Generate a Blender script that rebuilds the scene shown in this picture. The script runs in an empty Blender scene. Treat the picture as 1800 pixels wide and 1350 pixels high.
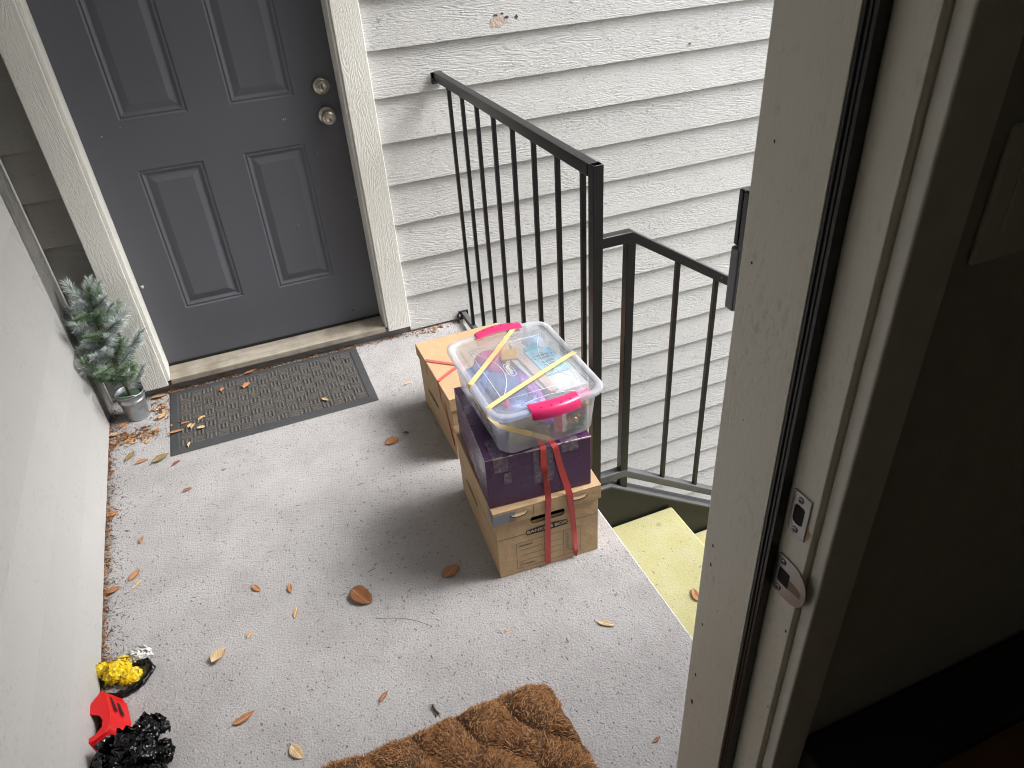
import bpy, bmesh, math, random
from math import radians as rad, sin, cos, pi
from mathutils import Vector, Matrix, noise
S = bpy.context.scene
COL = S.collection
random.seed(7)

# ------------------------------------------------------------------ camera
cam = bpy.data.cameras.new('camera'); co = bpy.data.objects.new('camera', cam); COL.objects.link(co)
R = [(0.925263, -0.374269, -0.061733), (-0.25972, -0.506458, -0.82222), (0.276466, 0.776803, -0.565812)]
right, down, fwd = [Vector(r) for r in R]
m = Matrix((right, -down, -fwd)).transposed().to_4x4()
m.translation = Vector((0, 0, 1.62))
co.matrix_world = m
cam.sensor_width = 36; cam.lens = 25.5; cam.clip_start = 0.05; cam.clip_end = 500
cam.dof.use_dof = True; cam.dof.focus_distance = 1.7; cam.dof.aperture_fstop = 24
S.camera = co

# ------------------------------------------------------------------ sky, sun, exposure
SUN_EL, SUN_AZ = 49.0, -15.0          # azimuth measured from +X towards +Y
w = bpy.data.worlds.new('World'); S.world = w; w.use_nodes = True
nt = w.node_tree; bg = nt.nodes['Background']
sky = nt.nodes.new('ShaderNodeTexSky'); sky.sky_type = 'NISHITA'; sky.sun_disc = False
sky.sun_elevation = rad(SUN_EL); sky.sun_rotation = rad(90 - SUN_AZ); sky.dust_density = 4.0; sky.air_density = 1.0
hs = nt.nodes.new('ShaderNodeHueSaturation'); hs.inputs['Saturation'].default_value = 0.36
nt.links.new(sky.outputs[0], hs.inputs['Color']); nt.links.new(hs.outputs[0], bg.inputs[0])
bg.inputs[1].default_value = 0.15
sun = bpy.data.lights.new('sun', 'SUN'); sun.energy = 1.5; sun.angle = rad(26); sun.color = (1, 0.99, 0.975)
so = bpy.data.objects.new('sun', sun); COL.objects.link(so)
d = Vector((cos(rad(SUN_EL)) * cos(rad(SUN_AZ)), cos(rad(SUN_EL)) * sin(rad(SUN_AZ)), sin(rad(SUN_EL))))
so.rotation_euler = d.to_track_quat('Z', 'Y').to_euler(); so.location = d * 20
S.view_settings.view_transform = 'Standard'; S.view_settings.look = 'None'
S.view_settings.exposure = 1.38; S.view_settings.gamma = 1.0
S.cycles.max_bounces = 10; S.cycles.diffuse_bounces = 6; S.cycles.transparent_max_bounces = 24
S.cycles.use_denoising = True; S.cycles.filter_width = 1.05

# ------------------------------------------------------------------ materials
class Mt:
    def __init__(s, name, color=(.5, .5, .5), rough=.6, metal=0., spec=.5):
        s.m = bpy.data.materials.new(name); s.m.use_nodes = True
        s.nt = s.m.node_tree; s.n = s.nt.nodes; s.b = s.n['Principled BSDF']
        s.b.inputs['Base Color'].default_value = (*color, 1); s.b.inputs['Roughness'].default_value = rough
        s.b.inputs['Metallic'].default_value = metal; s.b.inputs['Specular IOR Level'].default_value = spec
        s.tc = s.n.new('ShaderNodeTexCoord'); s.obj = s.tc.outputs['Object']
    def link(s, a, b): s.nt.links.new(a, b)
    def val(s, sock, v):
        if isinstance(v, bpy.types.NodeSocket): s.link(v, sock)
        else: sock.default_value = v
    def map(s, scale=(1, 1, 1), loc=(0, 0, 0), vec=None):
        n = s.n.new('ShaderNodeMapping'); s.link(vec or s.obj, n.inputs[0])
        n.inputs['Scale'].default_value = scale; n.inputs['Location'].default_value = loc
        return n.outputs[0]
    def noise(s, scale, detail=4, rough=.55, vec=None, dist=0.):
        n = s.n.new('ShaderNodeTexNoise'); s.link(vec or s.obj, n.inputs['Vector'])
        n.inputs['Scale'].default_value = scale; n.inputs['Detail'].default_value = detail
        n.inputs['Roughness'].default_value = rough; n.inputs['Distortion'].default_value = dist
        return n.outputs[0]
    def voro(s, scale, vec=None, feature='F1', out='Distance', rnd=1.):
        n = s.n.new('ShaderNodeTexVoronoi'); n.feature = feature; s.link(vec or s.obj, n.inputs['Vector'])
        n.inputs['Scale'].default_value = scale; n.inputs['Randomness'].default_value = rnd
        return n.outputs[out]
    def ramp(s, fac, stops):
        n = s.n.new('ShaderNodeValToRGB'); s.link(fac, n.inputs[0]); e = n.color_ramp.elements
        while len(e) < len(stops): e.new(.5)
        for i, (p, c) in enumerate(stops):
            e[i].position = p; e[i].color = (c, c, c, 1) if not isinstance(c, tuple) else (*c, 1)
        return n.outputs[0]
    def math(s, op, a, b=0., c=None):
        n = s.n.new('ShaderNodeMath'); n.operation = op; s.val(n.inputs[0], a); s.val(n.inputs[1], b)
        if c is not None: s.val(n.inputs[2], c)
        return n.outputs[0]
    def mix(s, fac, a, b, mode='MIX'):
        n = s.n.new('ShaderNodeMix'); n.data_type = 'RGBA'; n.blend_type = mode
        s.val(n.inputs['Factor'], fac)
        for k, v in ((6, a), (7, b)):
            s.val(n.inputs[k], (*v, 1) if isinstance(v, tuple) else v)
        return n.outputs[2]
    def xyz(s, vec=None):
        n = s.n.new('ShaderNodeSeparateXYZ'); s.link(vec or s.obj, n.inputs[0]); return n.outputs
    def comb(s, x, y, z):
        n = s.n.new('ShaderNodeCombineXYZ')
        for i, v in enumerate((x, y, z)): s.val(n.inputs[i], v)
        return n.outputs[0]
    def bump(s, h, strength=.5, dist=.002, prev=None):
        n = s.n.new('ShaderNodeBump'); s.val(n.inputs['Height'], h); n.inputs['Strength'].default_value = strength
        n.inputs['Distance'].default_value = dist
        if prev: s.link(prev, n.inputs['Normal'])
        s.link(n.outputs[0], s.b.inputs['Normal']); return n.outputs[0]
    def color(s, sock): s.link(sock, s.b.inputs['Base Color'])
    def rough(s, sock): s.link(sock, s.b.inputs['Roughness'])

def simple(name, color, rough=.6, metal=0., bump=None, var=.12, vs=30., spec=.5):
    k = Mt(name, color, rough, metal, spec)
    n = k.noise(vs, 4)
    lo = tuple(c * (1 - var) for c in color); hi = tuple(min(1, c * (1 + var)) for c in color)
    k.color(k.mix(n, lo, hi))
    if bump: k.bump(k.noise(bump[0], 4), bump[1], bump[2])
    return k.m

def wood_paint(name, color, vertical, board=0.1644, z0=.1745, dirt=.5, strength=.55, rough=.62, grainy=1.):
    """painted rough-sawn board: cathedral grain, fine fibres, mildew specks in the low grain"""
    k = Mt(name, color, rough)
    X, Y, Z = k.xyz()[:3]
    run = k.math('ADD', X, Y)
    if vertical: al, ac = Z, run; off = 0.
    else:
        al, ac = run, Z
        idx = k.math('FLOOR', k.math('DIVIDE', k.math('SUBTRACT', Z, z0), board))
        off = k.math('MULTIPLY', idx, 3.71)
    al = k.math('ADD', al, off)
    v1 = k.comb(k.math('MULTIPLY', al, .9), off, k.math('MULTIPLY', ac, 7.))
    warp = k.noise(1.6, 3, .5, v1, .6)
    rings = k.math('SINE', k.math('MULTIPLY', warp, 150.))
    fib = k.noise(1., 5, .7, k.comb(k.math('MULTIPLY', al, 26.), off, k.math('MULTIPLY', ac, 330.)), .3)
    fib2 = k.noise(1., 3, .6, k.comb(k.math('MULTIPLY', al, 70.), off, k.math('MULTIPLY', ac, 160.)), .8)
    patch = k.ramp(k.noise(1., 2, .5, k.comb(k.math('MULTIPLY', al, 3.), off, k.math('MULTIPLY', ac, 9.))), [(.38, .12), (.62, 1.)])
    h = k.math('ADD', k.math('MULTIPLY', k.math('MULTIPLY', rings, patch), .22 * grainy), k.math('ADD', k.math('MULTIPLY', fib, 1.1), k.math('MULTIPLY', fib2, .8)))
    k.bump(h, strength, .0045)
    big = k.noise(2.2, 3, .5)
    lo = tuple(c * .9 for c in color); hi = tuple(min(1, c * 1.06) for c in color)
    base = k.mix(big, lo, hi)
    if not vertical:
        wn = k.n.new('ShaderNodeTexWhiteNoise'); wn.noise_dimensions = '1D'; k.link(idx, wn.inputs['W'])
        base = k.mix(k.math('MULTIPLY', wn.outputs['Value'], .30), base, tuple(c * .74 for c in color))
    mask = k.ramp(k.noise(7., 5, .7), [(.44, 0.), (.62, 1.)])
    crack = k.ramp(fib2, [(.36, 1.), (.46, 0.)])
    fac = k.math('MULTIPLY', k.math('MULTIPLY', mask, crack), dirt)
    base = k.mix(fac, base, tuple(c * .38 for c in color))
    sp = k.ramp(k.voro(26.), [(.035, 1.), (.06, 0.)])
    sel = k.ramp(k.voro(26., out='Color'), [(.80, 0.), (.82, 1.)])
    base = k.mix(k.math('MULTIPLY', k.math('MULTIPLY', sp, sel), dirt), base, (.12, .10, .08))
    k.color(base)
    return k.m

M = {}
M['siding'] = wood_paint('siding_paint', (.61, .61, .602), False, dirt=.75, strength=.62)
M['siding_dark'] = wood_paint('dark_siding_paint', (.27, .262, .24), False, dirt=.5, strength=.35)  # darker, browner tone for the narrow siding strip left of the door
M['siding_left'] = wood_paint('side_siding_paint', (.49, .487, .478), False, dirt=.25, strength=.22, grainy=.5)
M['trim'] = wood_paint('trim_paint', (.80, .795, .745), True, dirt=.3, strength=.5)
M['corner'] = wood_paint('corner_board_paint', (.25, .245, .23), True, dirt=.8, strength=1.0, grainy=3.)
M['jamb'] = wood_paint('jamb_paint', (.84, .81, .72), True, dirt=.3, strength=.14, rough=.42, grainy=.5)

def concrete():
    k = Mt('painted_concrete', (.4, .39, .4), .78)
    big = k.noise(2.3, 6, .65); mid = k.noise(5., 6, .7)
    c = k.mix(big, (.385, .375, .378), (.495, .484, .487))
    c = k.mix(k.math('MULTIPLY', k.ramp(mid, [(.42, 0.), (.72, 1.)]), .6), c, (.285, .27, .265))
    gran = k.noise(260., 2, .6, k.map((1.1, .9, 1.), (5, 3, 1)))
    c = k.mix(k.math('MULTIPLY', k.ramp(gran, [(.38, 1.), (.5, 0.)]), .35), c, (.22, .21, .21))
    for sc, thr, d0, col, dens in ((62., .60, .22, (.08, .075, .07), .75), (115., .66, .30, (.11, .10, .095), .6), (24., .86, .10, (.09, .085, .06), .7)):
        v = k.map((1.25, .8, 1.), (sc, 0, 0))
        dn = k.voro(sc, v); cc = k.voro(sc, v, out='Color')
        dd = k.math('ADD', dn, k.math('MULTIPLY', k.math('SUBTRACT', k.noise(sc * 5, 2), .5), .25))
        area = k.ramp(k.noise(3.1, 3, .6, k.map((1, 1, 1), (sc, 3, 0))), [(.30, 0.), (.56, 1.)])
        f = k.math('MULTIPLY', k.math('MULTIPLY', k.ramp(dd, [(d0 * .7, 1.), (d0, 0.)]), k.ramp(cc, [(thr, 0.), (thr + .02, 1.)])), k.math('MULTIPLY', area, dens))
        c = k.mix(f, c, col)
    c = k.mix(k.math('MULTIPLY', k.ramp(k.voro(2.3, k.map((1, 1, 1), (4.2, 1.7, 0))), [(.04, 1.), (.085, 0.)]), k.math('MULTIPLY', k.noise(60., 3), .8)), c, (.16, .16, .10))
    # dirt gathered along the left wall and the far wall
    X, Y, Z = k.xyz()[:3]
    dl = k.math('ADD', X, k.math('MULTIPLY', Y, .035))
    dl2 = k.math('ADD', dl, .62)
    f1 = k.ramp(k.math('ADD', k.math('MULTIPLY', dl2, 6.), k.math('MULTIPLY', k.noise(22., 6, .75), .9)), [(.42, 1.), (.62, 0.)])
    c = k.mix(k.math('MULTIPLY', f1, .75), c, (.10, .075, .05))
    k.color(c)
    edge = k.ramp(k.math('ADD', X, k.math('MULTIPLY', k.noise(30., 4, .7), .006)), [(.7755, 0.), (.7775, .9)])
    c = k.mix(edge, c, (.74, .74, .73)); k.color(c)
    rv = k.n.new('ShaderNodeVectorRotate'); rv.inputs['Axis'].default_value = (.3, .5, .8); rv.inputs['Angle'].default_value = .83; k.link(k.obj, rv.inputs['Vector']); rv = rv.outputs[0]
    h = k.math('ADD', k.noise(118., 3, .6, rv, 1.6), k.math('MULTIPLY', k.voro(170., rv), .35)); h = k.math('ADD', h, k.math('MULTIPLY', k.noise(40., 3, .5, rv), .5))
    k.bump(h, .8, .0045)
    return k.m
M['concrete'] = concrete()
def yellow_step():
    k = Mt('step_paint', (.62, .57, .30), .8)
    c = k.mix(k.noise(5., 5, .6), (.36, .34, .155), (.49, .465, .245))
    c = k.mix(k.ramp(k.noise(14., 4, .6), [(.45, 0.), (.75, .7)]), c, (.47, .455, .30))
    c = k.mix(k.ramp(k.voro(9., k.map((1, 1, 1), (3, 1, 0))), [(.05, .75), (.11, 0.)]), c, (.25, .22, .14))
    k.color(c); k.bump(k.noise(190., 4), .6, .003); return k.m
M['step'] = yellow_step()
def door_mat():
    k = Mt('door_paint', (.07, .073, .08), .40)
    c = k.mix(k.noise(2.5, 4), (.092, .096, .112), (.112, .117, .136))
    c = k.mix(k.ramp(k.voro(11., k.map((1, 1, 1), (1, 2, 5))), [(.018, .8), (.03, 0.)]), c, (.35, .35, .34))
    sc = k.noise(1., 3, .6, k.map((60, 1, 4)))
    k.color(c); k.rough(k.ramp(k.noise(6., 4), [(.3, .36), (.7, .52)]))
    k.bump(k.noise(260., 3), .06, .001); return k.m
M['door'] = door_mat()
def metal_paint(name, col, rough, rust=.35):
    k = Mt(name, col, rough)
    c = k.mix(k.noise(20., 4), tuple(x * .7 for x in col), tuple(x * 1.5 for x in col))
    c = k.mix(k.math('MULTIPLY', k.ramp(k.noise(38., 5, .7), [(.66, 0.), (.74, 1.)]), rust), c, (.13, .06, .03))
    c = k.mix(k.math('MULTIPLY', k.ramp(k.voro(70.), [(.10, 1.), (.14, 0.)]), k.ramp(k.voro(70., out='Color'), [(.9, 0.), (.92, .6)])), c, (.4, .4, .38))
    k.color(c); k.bump(k.noise(120., 4), .25, .0015); return k.m
M['iron'] = metal_paint('black_iron', (.0065, .006, .007), .36)
M['stringer'] = metal_paint('stringer_paint', (.009, .009, .008), .5, .2)
M['flange'] = metal_paint('stringer_flange', (.085, .085, .09), .55, .3)
M['nickel'] = simple('satin_nickel', (.52, .48, .42), .28, 1., (200, .1, .001), .08)
M['steel'] = simple('strike_steel', (.36, .36, .35), .30, 1., (90, .15, .001), .2, 60)
M['brassworn'] = simple('worn_steel', (.20, .15, .12), .5, .6, None, .3, 80)
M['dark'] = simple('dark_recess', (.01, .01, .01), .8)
M['rubber'] = simple('weather_rubber', (.012, .011, .012), .38, 0., (70, .5, .002), .4, 60)
M['interior'] = simple('interior_wall_paint', (.46, .45, .40), .8, 0., (150, .25, .002))
M['casing'] = simple('interior_casing_paint', (.82, .80, .74), .5, 0., (90, .15, .001))
M['switch'] = simple('switch_plastic', (.70, .69, .62), .35)
M['darkobj'] = simple('dark_fabric', (.03, .03, .035), .8, 0., (300, .5, .002))
M['tablewood'] = simple('orange_wood', (.20, .095, .025), .5, 0., None, .3, 8)
M['floorwood'] = simple('floor_wood', (.42, .28, .16), .4, 0., None, .3, 8)
M['ceiling'] = simple('soffit_paint', (.62, .61, .58), .8)
M['ground'] = simple('yard_ground', (.16, .15, .11), .95, 0., (20, .6, .02), .5, 3)
def threshold():
    k = Mt('threshold_wood', (.45, .42, .36), .6)
    n = k.noise(1., 5, .65, k.map((6, 60, 60)))
    c = k.mix(n, (.22, .185, .14), (.52, .48, .41))
    c = k.mix(k.ramp(k.noise(9., 5, .7), [(.45, 0.), (.7, .7)]), c, (.18, .15, .115))
    k.color(c); k.bump(n, .4, .002); return k.m
M['threshold'] = threshold()
M['riser'] = simple('riser_paint', (.20, .195, .19), .6, 0., (40, .3, .003), .3, 12)
def cardboard():
    k = Mt('cardboard', (.50, .33, .18), .75)
    c = k.mix(k.noise(5., 4, .6), (.46, .31, .175), (.56, .39, .225))
    corr = k.noise(1., 3, .6, k.map((260, 6, 6)))
    fl = k.noise(240., 2)
    c = k.mix(k.math('MULTIPLY', k.ramp(fl, [(.3, 1.), (.45, 0.)]), .25), c, (.36, .24, .13))
    k.color(c)
    b = k.bump(corr, .22, .0012); k.bump(k.noise(11., 4), .6, .014, b); return k.m
M['card'] = cardboard()
M['cardedge'] = simple('cardboard_cut_edge', (.60, .43, .26), .8)
M['print'] = simple('black_print', (.018, .017, .015), .6)
M['printline'] = simple('grey_print', (.10, .11, .13), .7)
M['printlite'] = simple('unprinted_letter', (.52, .40, .26), .7)
def purple():
    k = Mt('purple_gloss_card', (.06, .018, .075), .24, 0, .6)
    c = k.mix(k.noise(6., 4), (.056, .013, .070), (.084, .022, .098))
    scuff = k.ramp(k.noise(1., 5, .8, k.map((90, 40, 90))), [(.67, 0.), (.74, .8)])
    c = k.mix(k.math('MULTIPLY', scuff, k.ramp(k.noise(9., 2), [(.5, 0.), (.7, 1.)])), c, (.32, .24, .30))
    k.color(c); k.rough(k.ramp(k.noise(12., 4), [(.3, .18), (.7, .45)]))
    k.bump(k.noise(22., 4), .25, .004); return k.m
M['purple'] = purple()
M['worn'] = simple('worn_card_edge', (.50, .42, .42), .8, 0., (100, .5, .002), .3, 200)
def tape():
    k = Mt('clear_tape', (.16, .12, .15), .16)
    b = k.b; b.inputs['Coat Weight'].default_value = .5
    n = k.noise(55., 4, .7)
    k.color(k.mix(k.ramp(k.noise(70., 5, .8), [(.5, 0.), (.66, 1.)]), (.11, .065, .12), (.27, .24, .25)))
    k.rough(k.ramp(n, [(.3, .12), (.7, .5)])); k.bump(k.noise(60., 4, .7), .6, .003); return k.m
M['tape'] = tape()
M['greytape'] = simple('grey_tape', (.20, .22, .25), .42, 0., (60, .3, .002))
M['redband'] = simple('red_latex_band', (.46, .050, .045), .42, 0., (140, .1, .001), .14, 14)
M['redband2'] = simple('red_latex_band_pale', (.58, .11, .10), .5, 0., (140, .1, .001), .1, 14)
M['yellowband'] = simple('yellow_latex_band', (.74, .57, .26), .45, 0., (140, .1, .001), .10, 18)
M['magenta'] = simple('magenta_plastic', (.66, .028, .14), .28, 0., None, .05)
M['magentadark'] = simple('magenta_mark', (.40, .010, .09), .3)

def clear_plastic(name, haze, tint=(.80, .84, .95)):
    k = Mt(name, tint, .2); nt = k.nt; n = k.n
    tr = n.new('ShaderNodeBsdfTransparent'); tr.inputs[0].default_value = (.97, .98, 1, 1)
    df = n.new('ShaderNodeBsdfDiffuse'); df.inputs[0].default_value = (*tint, 1)
    tl = n.new('ShaderNodeBsdfTranslucent'); tl.inputs[0].default_value = (*tint, 1)
    gl = n.new('ShaderNodeBsdfGlossy'); gl.inputs['Roughness'].default_value = .22
    a = n.new('ShaderNodeMixShader'); a.inputs[0].default_value = .36
    nt.links.new(df.outputs[0], a.inputs[1]); nt.links.new(tl.outputs[0], a.inputs[2])
    b = n.new('ShaderNodeMixShader')
    nz = k.noise(16., 3); f = k.math('ADD', haze - .06, k.math('MULTIPLY', nz, .12)); nt.links.new(f, b.inputs[0])
    nt.links.new(tr.outputs[0], b.inputs[1]); nt.links.new(a.outputs[0], b.inputs[2])
    fr = n.new('ShaderNodeFresnel'); fr.inputs[0].default_value = 1.42
    c = n.new('ShaderNodeMixShader'); nt.links.new(k.math('MULTIPLY', fr.outputs[0], .35), c.inputs[0])
    nt.links.new(b.outputs[0], c.inputs[1]); nt.links.new(gl.outputs[0], c.inputs[2])
    bp = n.new('ShaderNodeBump'); bp.inputs['Strength'].default_value = .25; bp.inputs['Distance'].default_value = .004
    nt.links.new(k.noise(18., 3), bp.inputs['Height'])
    for x in (fr, gl): nt.links.new(bp.outputs[0], x.inputs['Normal'])
    nt.links.new(c.outputs[0], n['Material Output'].inputs[0]); return k.m
M['plastic'] = clear_plastic('cloudy_clear_plastic', .30, (.92, .94, 1.))
M['plasticlid'] = clear_plastic('clear_lid_plastic', .30, (.86, .92, 1.))
M['plasticrim'] = clear_plastic('cloudy_rim_plastic', .46, (.88, .92, 1.))
M['plasticridge'] = clear_plastic('moulded_ridge_plastic', .72, (.92, .94, 1.))

M['matrubber'] = simple('mat_rubber', (.055, .056, .060), .6, 0., (60, .2, .002), .2, 12)
def carpet():
    k = Mt('mat_carpet', (.06, .055, .05), .95)
    c = k.mix(k.noise(190., 3), (.035, .034, .034), (.19, .175, .155))
    c = k.mix(k.ramp(k.noise(7., 4), [(.4, 0.), (.7, .6)]), c, (.115, .095, .075))
    k.color(c); k.bump(k.noise(420., 3), .8, .004); return k.m
M['carpet'] = carpet()
def coir(name, a, b, c3):
    k = Mt(name, a, .85, 0, .25)
    o = k.n.new('ShaderNodeObjectInfo')
    g = k.n.new('ShaderNodeNewGeometry')
    c = k.ramp(g.outputs['Random Per Island'], [(0., a), (.55, b), (1., c3)])
    k.color(c); return k.m
M['coir'] = coir('coir_fibre', (.10, .043, .017), (.28, .127, .050), (.53, .30, .14))
M['coirbase'] = simple('coir_backing', (.07, .035, .016), .95, 0., (120, .8, .006), .4, 90)
def leafmat(name, a, b):
    k = Mt(name, a, .5)
    X, Y, Z = k.xyz()[:3]; ay = k.math('ABSOLUTE', Y)
    side = k.ramp(k.math('SINE', k.math('MULTIPLY', k.math('SUBTRACT', k.math('MULTIPLY', ay, .9), X), 900.)), [(.86, 0.), (1., .45)])
    rib = k.ramp(k.math('MULTIPLY', ay, 400.), [(.25, .8), (.5, 0.)])
    vn = k.math('MAXIMUM', side, rib)
    c = k.mix(k.noise(60., 4), a, b); c = k.mix(k.ramp(k.noise(28., 4, .7, k.map((1, 1, 1), (a[0] * 9, 0, 0))), [(.5, 0.), (.7, .7)]), c, tuple(x * .45 for x in a))
    k.color(k.mix(vn, c, tuple(min(1, x * 1.7 + .04) for x in a))); k.bump(k.math('ADD', k.noise(120., 3), vn), .5, .002); return k.m
M['leaf_orange'] = leafmat('orange_leaf', (.43, .20, .085), (.28, .115, .045))
M['leaf_brown'] = leafmat('brown_leaf', (.30, .12, .04), (.16, .06, .025))
M['leaf_tan'] = leafmat('tan_leaf', (.55, .36, .20), (.40, .24, .11))
M['leaf_pale'] = leafmat('pale_leaf', (.62, .46, .27), (.48, .31, .16))
M['leaf_olive'] = leafmat('olive_leaf', (.20, .17, .06), (.28, .17, .07))
M['leaf_red'] = leafmat('red_leaf', (.24, .095, .055), (.15, .055, .035))
M['crumb'] = simple('dark_debris', (.06, .045, .035), .9, 0., None, .6, 40)
M['litter'] = coir('leaf_litter', (.08, .04, .02), (.30, .12, .04), (.50, .30, .14))
def galv():
    k = Mt('galvanised_steel', (.42, .45, .47), .38, .85)
    c = k.mix(k.voro(60., out='Color'), (.34, .37, .40), (.50, .53, .55)); k.color(c)
    k.bump(k.noise(30., 3), .15, .003); return k.m
M['galv'] = galv()
M['soil'] = simple('green_foam', (.05, .09, .06), .9, 0., (100, .5, .004))
M['needle'] = coir('pine_needle', (.08, .15, .08), (.20, .29, .18), (.40, .50, .37))
M['frost'] = coir('frosted_needle', (.22, .28, .26), (.48, .54, .52), (.84, .87, .86))
M['stem'] = simple('stem_brown', (.10, .07, .04), .8)
M['blackbag'] = simple('black_bag_plastic', (.0035, .0035, .004), .13, 0., None, .2, 20, .6)
kb = Mt('black_bag_plastic', (.003, .003, .0035), .10, 0, .42)
wv_ = kb.comb(kb.math('ADD', kb.xyz()[0], kb.math('MULTIPLY', kb.noise(30., 3), .05)), kb.math('ADD', kb.xyz()[1], kb.math('MULTIPLY', kb.noise(22., 3), .05)), kb.math('MULTIPLY', kb.xyz()[2], 1.5))
cr_ = lambda K, sc, ds: K.math('ABSOLUTE', K.math('SUBTRACT', K.noise(sc, 2, .5, None, ds), .5))
kb.bump(kb.math('ADD', cr_(kb, 16., 1.6), kb.math('MULTIPLY', cr_(kb, 42., 1.2), .35)), .8, .012)
M['blackbag'] = kb.m
M['redplastic'] = simple('red_plastic', (.62, .012, .014), .32, 0., None, .05)
def bagmat(name, a, b, r):
    k = Mt(name, a, r); k.color(k.mix(k.ramp(k.noise(28., 3), [(.52, 0.), (.60, 1.)]), a, b)); k.bump(k.math('ADD', k.math('ABSOLUTE', k.math('SUBTRACT', k.noise(22., 2, .5, None, 1.5), .5)), k.math('MULTIPLY', k.math('ABSOLUTE', k.math('SUBTRACT', k.noise(55., 2, .5, None, 1.), .5)), .3)), .8, .009)
    k.b.inputs['Subsurface Weight'].default_value = 0; return k.m
M['yellowbag'] = bagmat('yellow_bag_plastic', (.80, .58, .018), (.82, .62, .05), .28)
M['whitebag'] = bagmat('white_bag_plastic', (.68, .68, .66), (.60, .60, .57), .35)
M['bellblack'] = simple('doorbell_black', (.010, .010, .011), .18)
M['bellgrey'] = simple('doorbell_grey', (.14, .14, .155), .3, .3)

# ------------------------------------------------------------------ mesh helpers
class MB:
    def __init__(s): s.v = []; s.f = []; s.sm = []
    def add(s, vs, fs, smooth=False):
        o = len(s.v); s.v += [Vector(v) for v in vs]; s.f += [tuple(o + i for i in f) for f in fs]; s.sm += [smooth] * len(fs); return s
    def box(s, x0, x1, y0, y1, z0, z1, mat=None):
        vs = [Vector((x, y, z)) for x in (x0, x1) for y in (y0, y1) for z in (z0, z1)]
        if mat: vs = [mat @ v for v in vs]
        return s.add(vs, [(0, 1, 3, 2), (4, 6, 7, 5), (0, 4, 5, 1), (2, 3, 7, 6), (0, 2, 6, 4), (1, 5, 7, 3)])
    def bar(s, a, b, wx, wz, up=(0, 0, 1)):
        """box beam from a to b, wx across, wz along up"""
        a, b = Vector(a), Vector(b); t = (b - a).normalized(); u = Vector(up); sd = t.cross(u).normalized(); u = sd.cross(t).normalized()
        vs = [p + sd * i * wx / 2 + u * j * wz / 2 for p in (a, b) for i, j in ((-1, -1), (1, -1), (1, 1), (-1, 1))]
        return s.add(vs, [(0, 3, 2, 1), (4, 5, 6, 7), (0, 1, 5, 4), (1, 2, 6, 5), (2, 3, 7, 6), (3, 0, 4, 7)])
    def tube(s, pts, r, n=8, cap=True, r2=None):
        pts = [Vector(p) for p in pts]; k = len(pts); vs = []; prev = None
        for i, p in enumerate(pts):
            t = (pts[min(i + 1, k - 1)] - pts[max(i - 1, 0)]).normalized()
            a = prev if prev is not None else (Vector((0, 0, 1)) if abs(t.z) < .9 else Vector((1, 0, 0)))
            a = (a - t * a.dot(t)).normalized(); prev = a; b = t.cross(a)
            rr = r if r2 is None else r + (r2 - r) * i / (k - 1)
            vs += [p + a * rr * cos(2 * pi * j / n) + b * rr * sin(2 * pi * j / n) for j in range(n)]
        fs = [(i * n + j, i * n + (j + 1) % n, (i + 1) * n + (j + 1) % n, (i + 1) * n + j) for i in range(k - 1) for j in range(n)]
        if cap: fs += [tuple(range(n - 1, -1, -1)), tuple((k - 1) * n + j for j in range(n))]
        return s.add(vs, fs, True)
    def lathe(s, prof, c=(0, 0, 0), axis='z', n=32, cap=False):
        vs = []
        for r, h in prof:
            for j in range(n):
                a = 2 * pi * j / n
                p = {'z': (r * cos(a), r * sin(a), h), 'y': (r * cos(a), h, r * sin(a)), 'x': (h, r * cos(a), r * sin(a))}[axis]
                vs.append(Vector(c) + Vector(p))
        k = len(prof)
        fs = [(i * n + j, i * n + (j + 1) % n, (i + 1) * n + (j + 1) % n, (i + 1) * n + j) for i in range(k - 1) for j in range(n)]
        if cap: fs += [tuple(range(n)), tuple((k - 1) * n + j for j in range(n))]
        return s.add(vs, fs, True)
    def prism(s, poly, z0, z1, mat=None):
        n = len(poly)
        vs = [Vector((x, y, z0)) for x, y in poly] + [Vector((x, y, z1)) for x, y in poly]
        if mat: vs = [mat @ v for v in vs]
        return s.add(vs, [tuple(range(n - 1, -1, -1)), tuple(range(n, 2 * n))] + [(i, (i + 1) % n, n + (i + 1) % n, n + i) for i in range(n)])
    def xf(s, mat): s.v = [mat @ v for v in s.v]; return s
    def build(s, name, mat, parent=None, world=True, bevel=0., seg=2, recalc=True, sub=0):
        me = bpy.data.meshes.new(name)
        vs = s.v
        if parent is not None and world:
            inv = (Matrix.Translation(parent.location) @ parent.rotation_euler.to_matrix().to_4x4()).inverted()
            if parent.parent is not None and parent.type == 'MESH':
                g = parent.parent; inv = (Matrix.Translation(g.location) @ g.rotation_euler.to_matrix().to_4x4()).inverted()
            vs = [inv @ v for v in vs]
        me.from_pydata(vs, [], s.f)
        me.polygons.foreach_set('use_smooth', s.sm)
        if recalc:
            bm = bmesh.new(); bm.from_mesh(me); bmesh.ops.recalc_face_normals(bm, faces=bm.faces); bm.to_mesh(me); bm.free()
        for x in (mat if isinstance(mat, (list, tuple)) else [mat]): me.materials.append(x)
        o = bpy.data.objects.new(name, me); COL.objects.link(o)
        if parent is not None: o.parent = parent
        if bevel:
            bv = o.modifiers.new('bevel', 'BEVEL'); bv.width = bevel; bv.segments = seg; bv.limit_method = 'ANGLE'; bv.angle_limit = rad(40)
            for p in me.polygons: p.use_smooth = True
            wn = o.modifiers.new('wn', 'WEIGHTED_NORMAL'); wn.keep_sharp = True
        if sub:
            sb = o.modifiers.new('sub', 'SUBSURF'); sb.levels = sb.render_levels = sub
        return o

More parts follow.
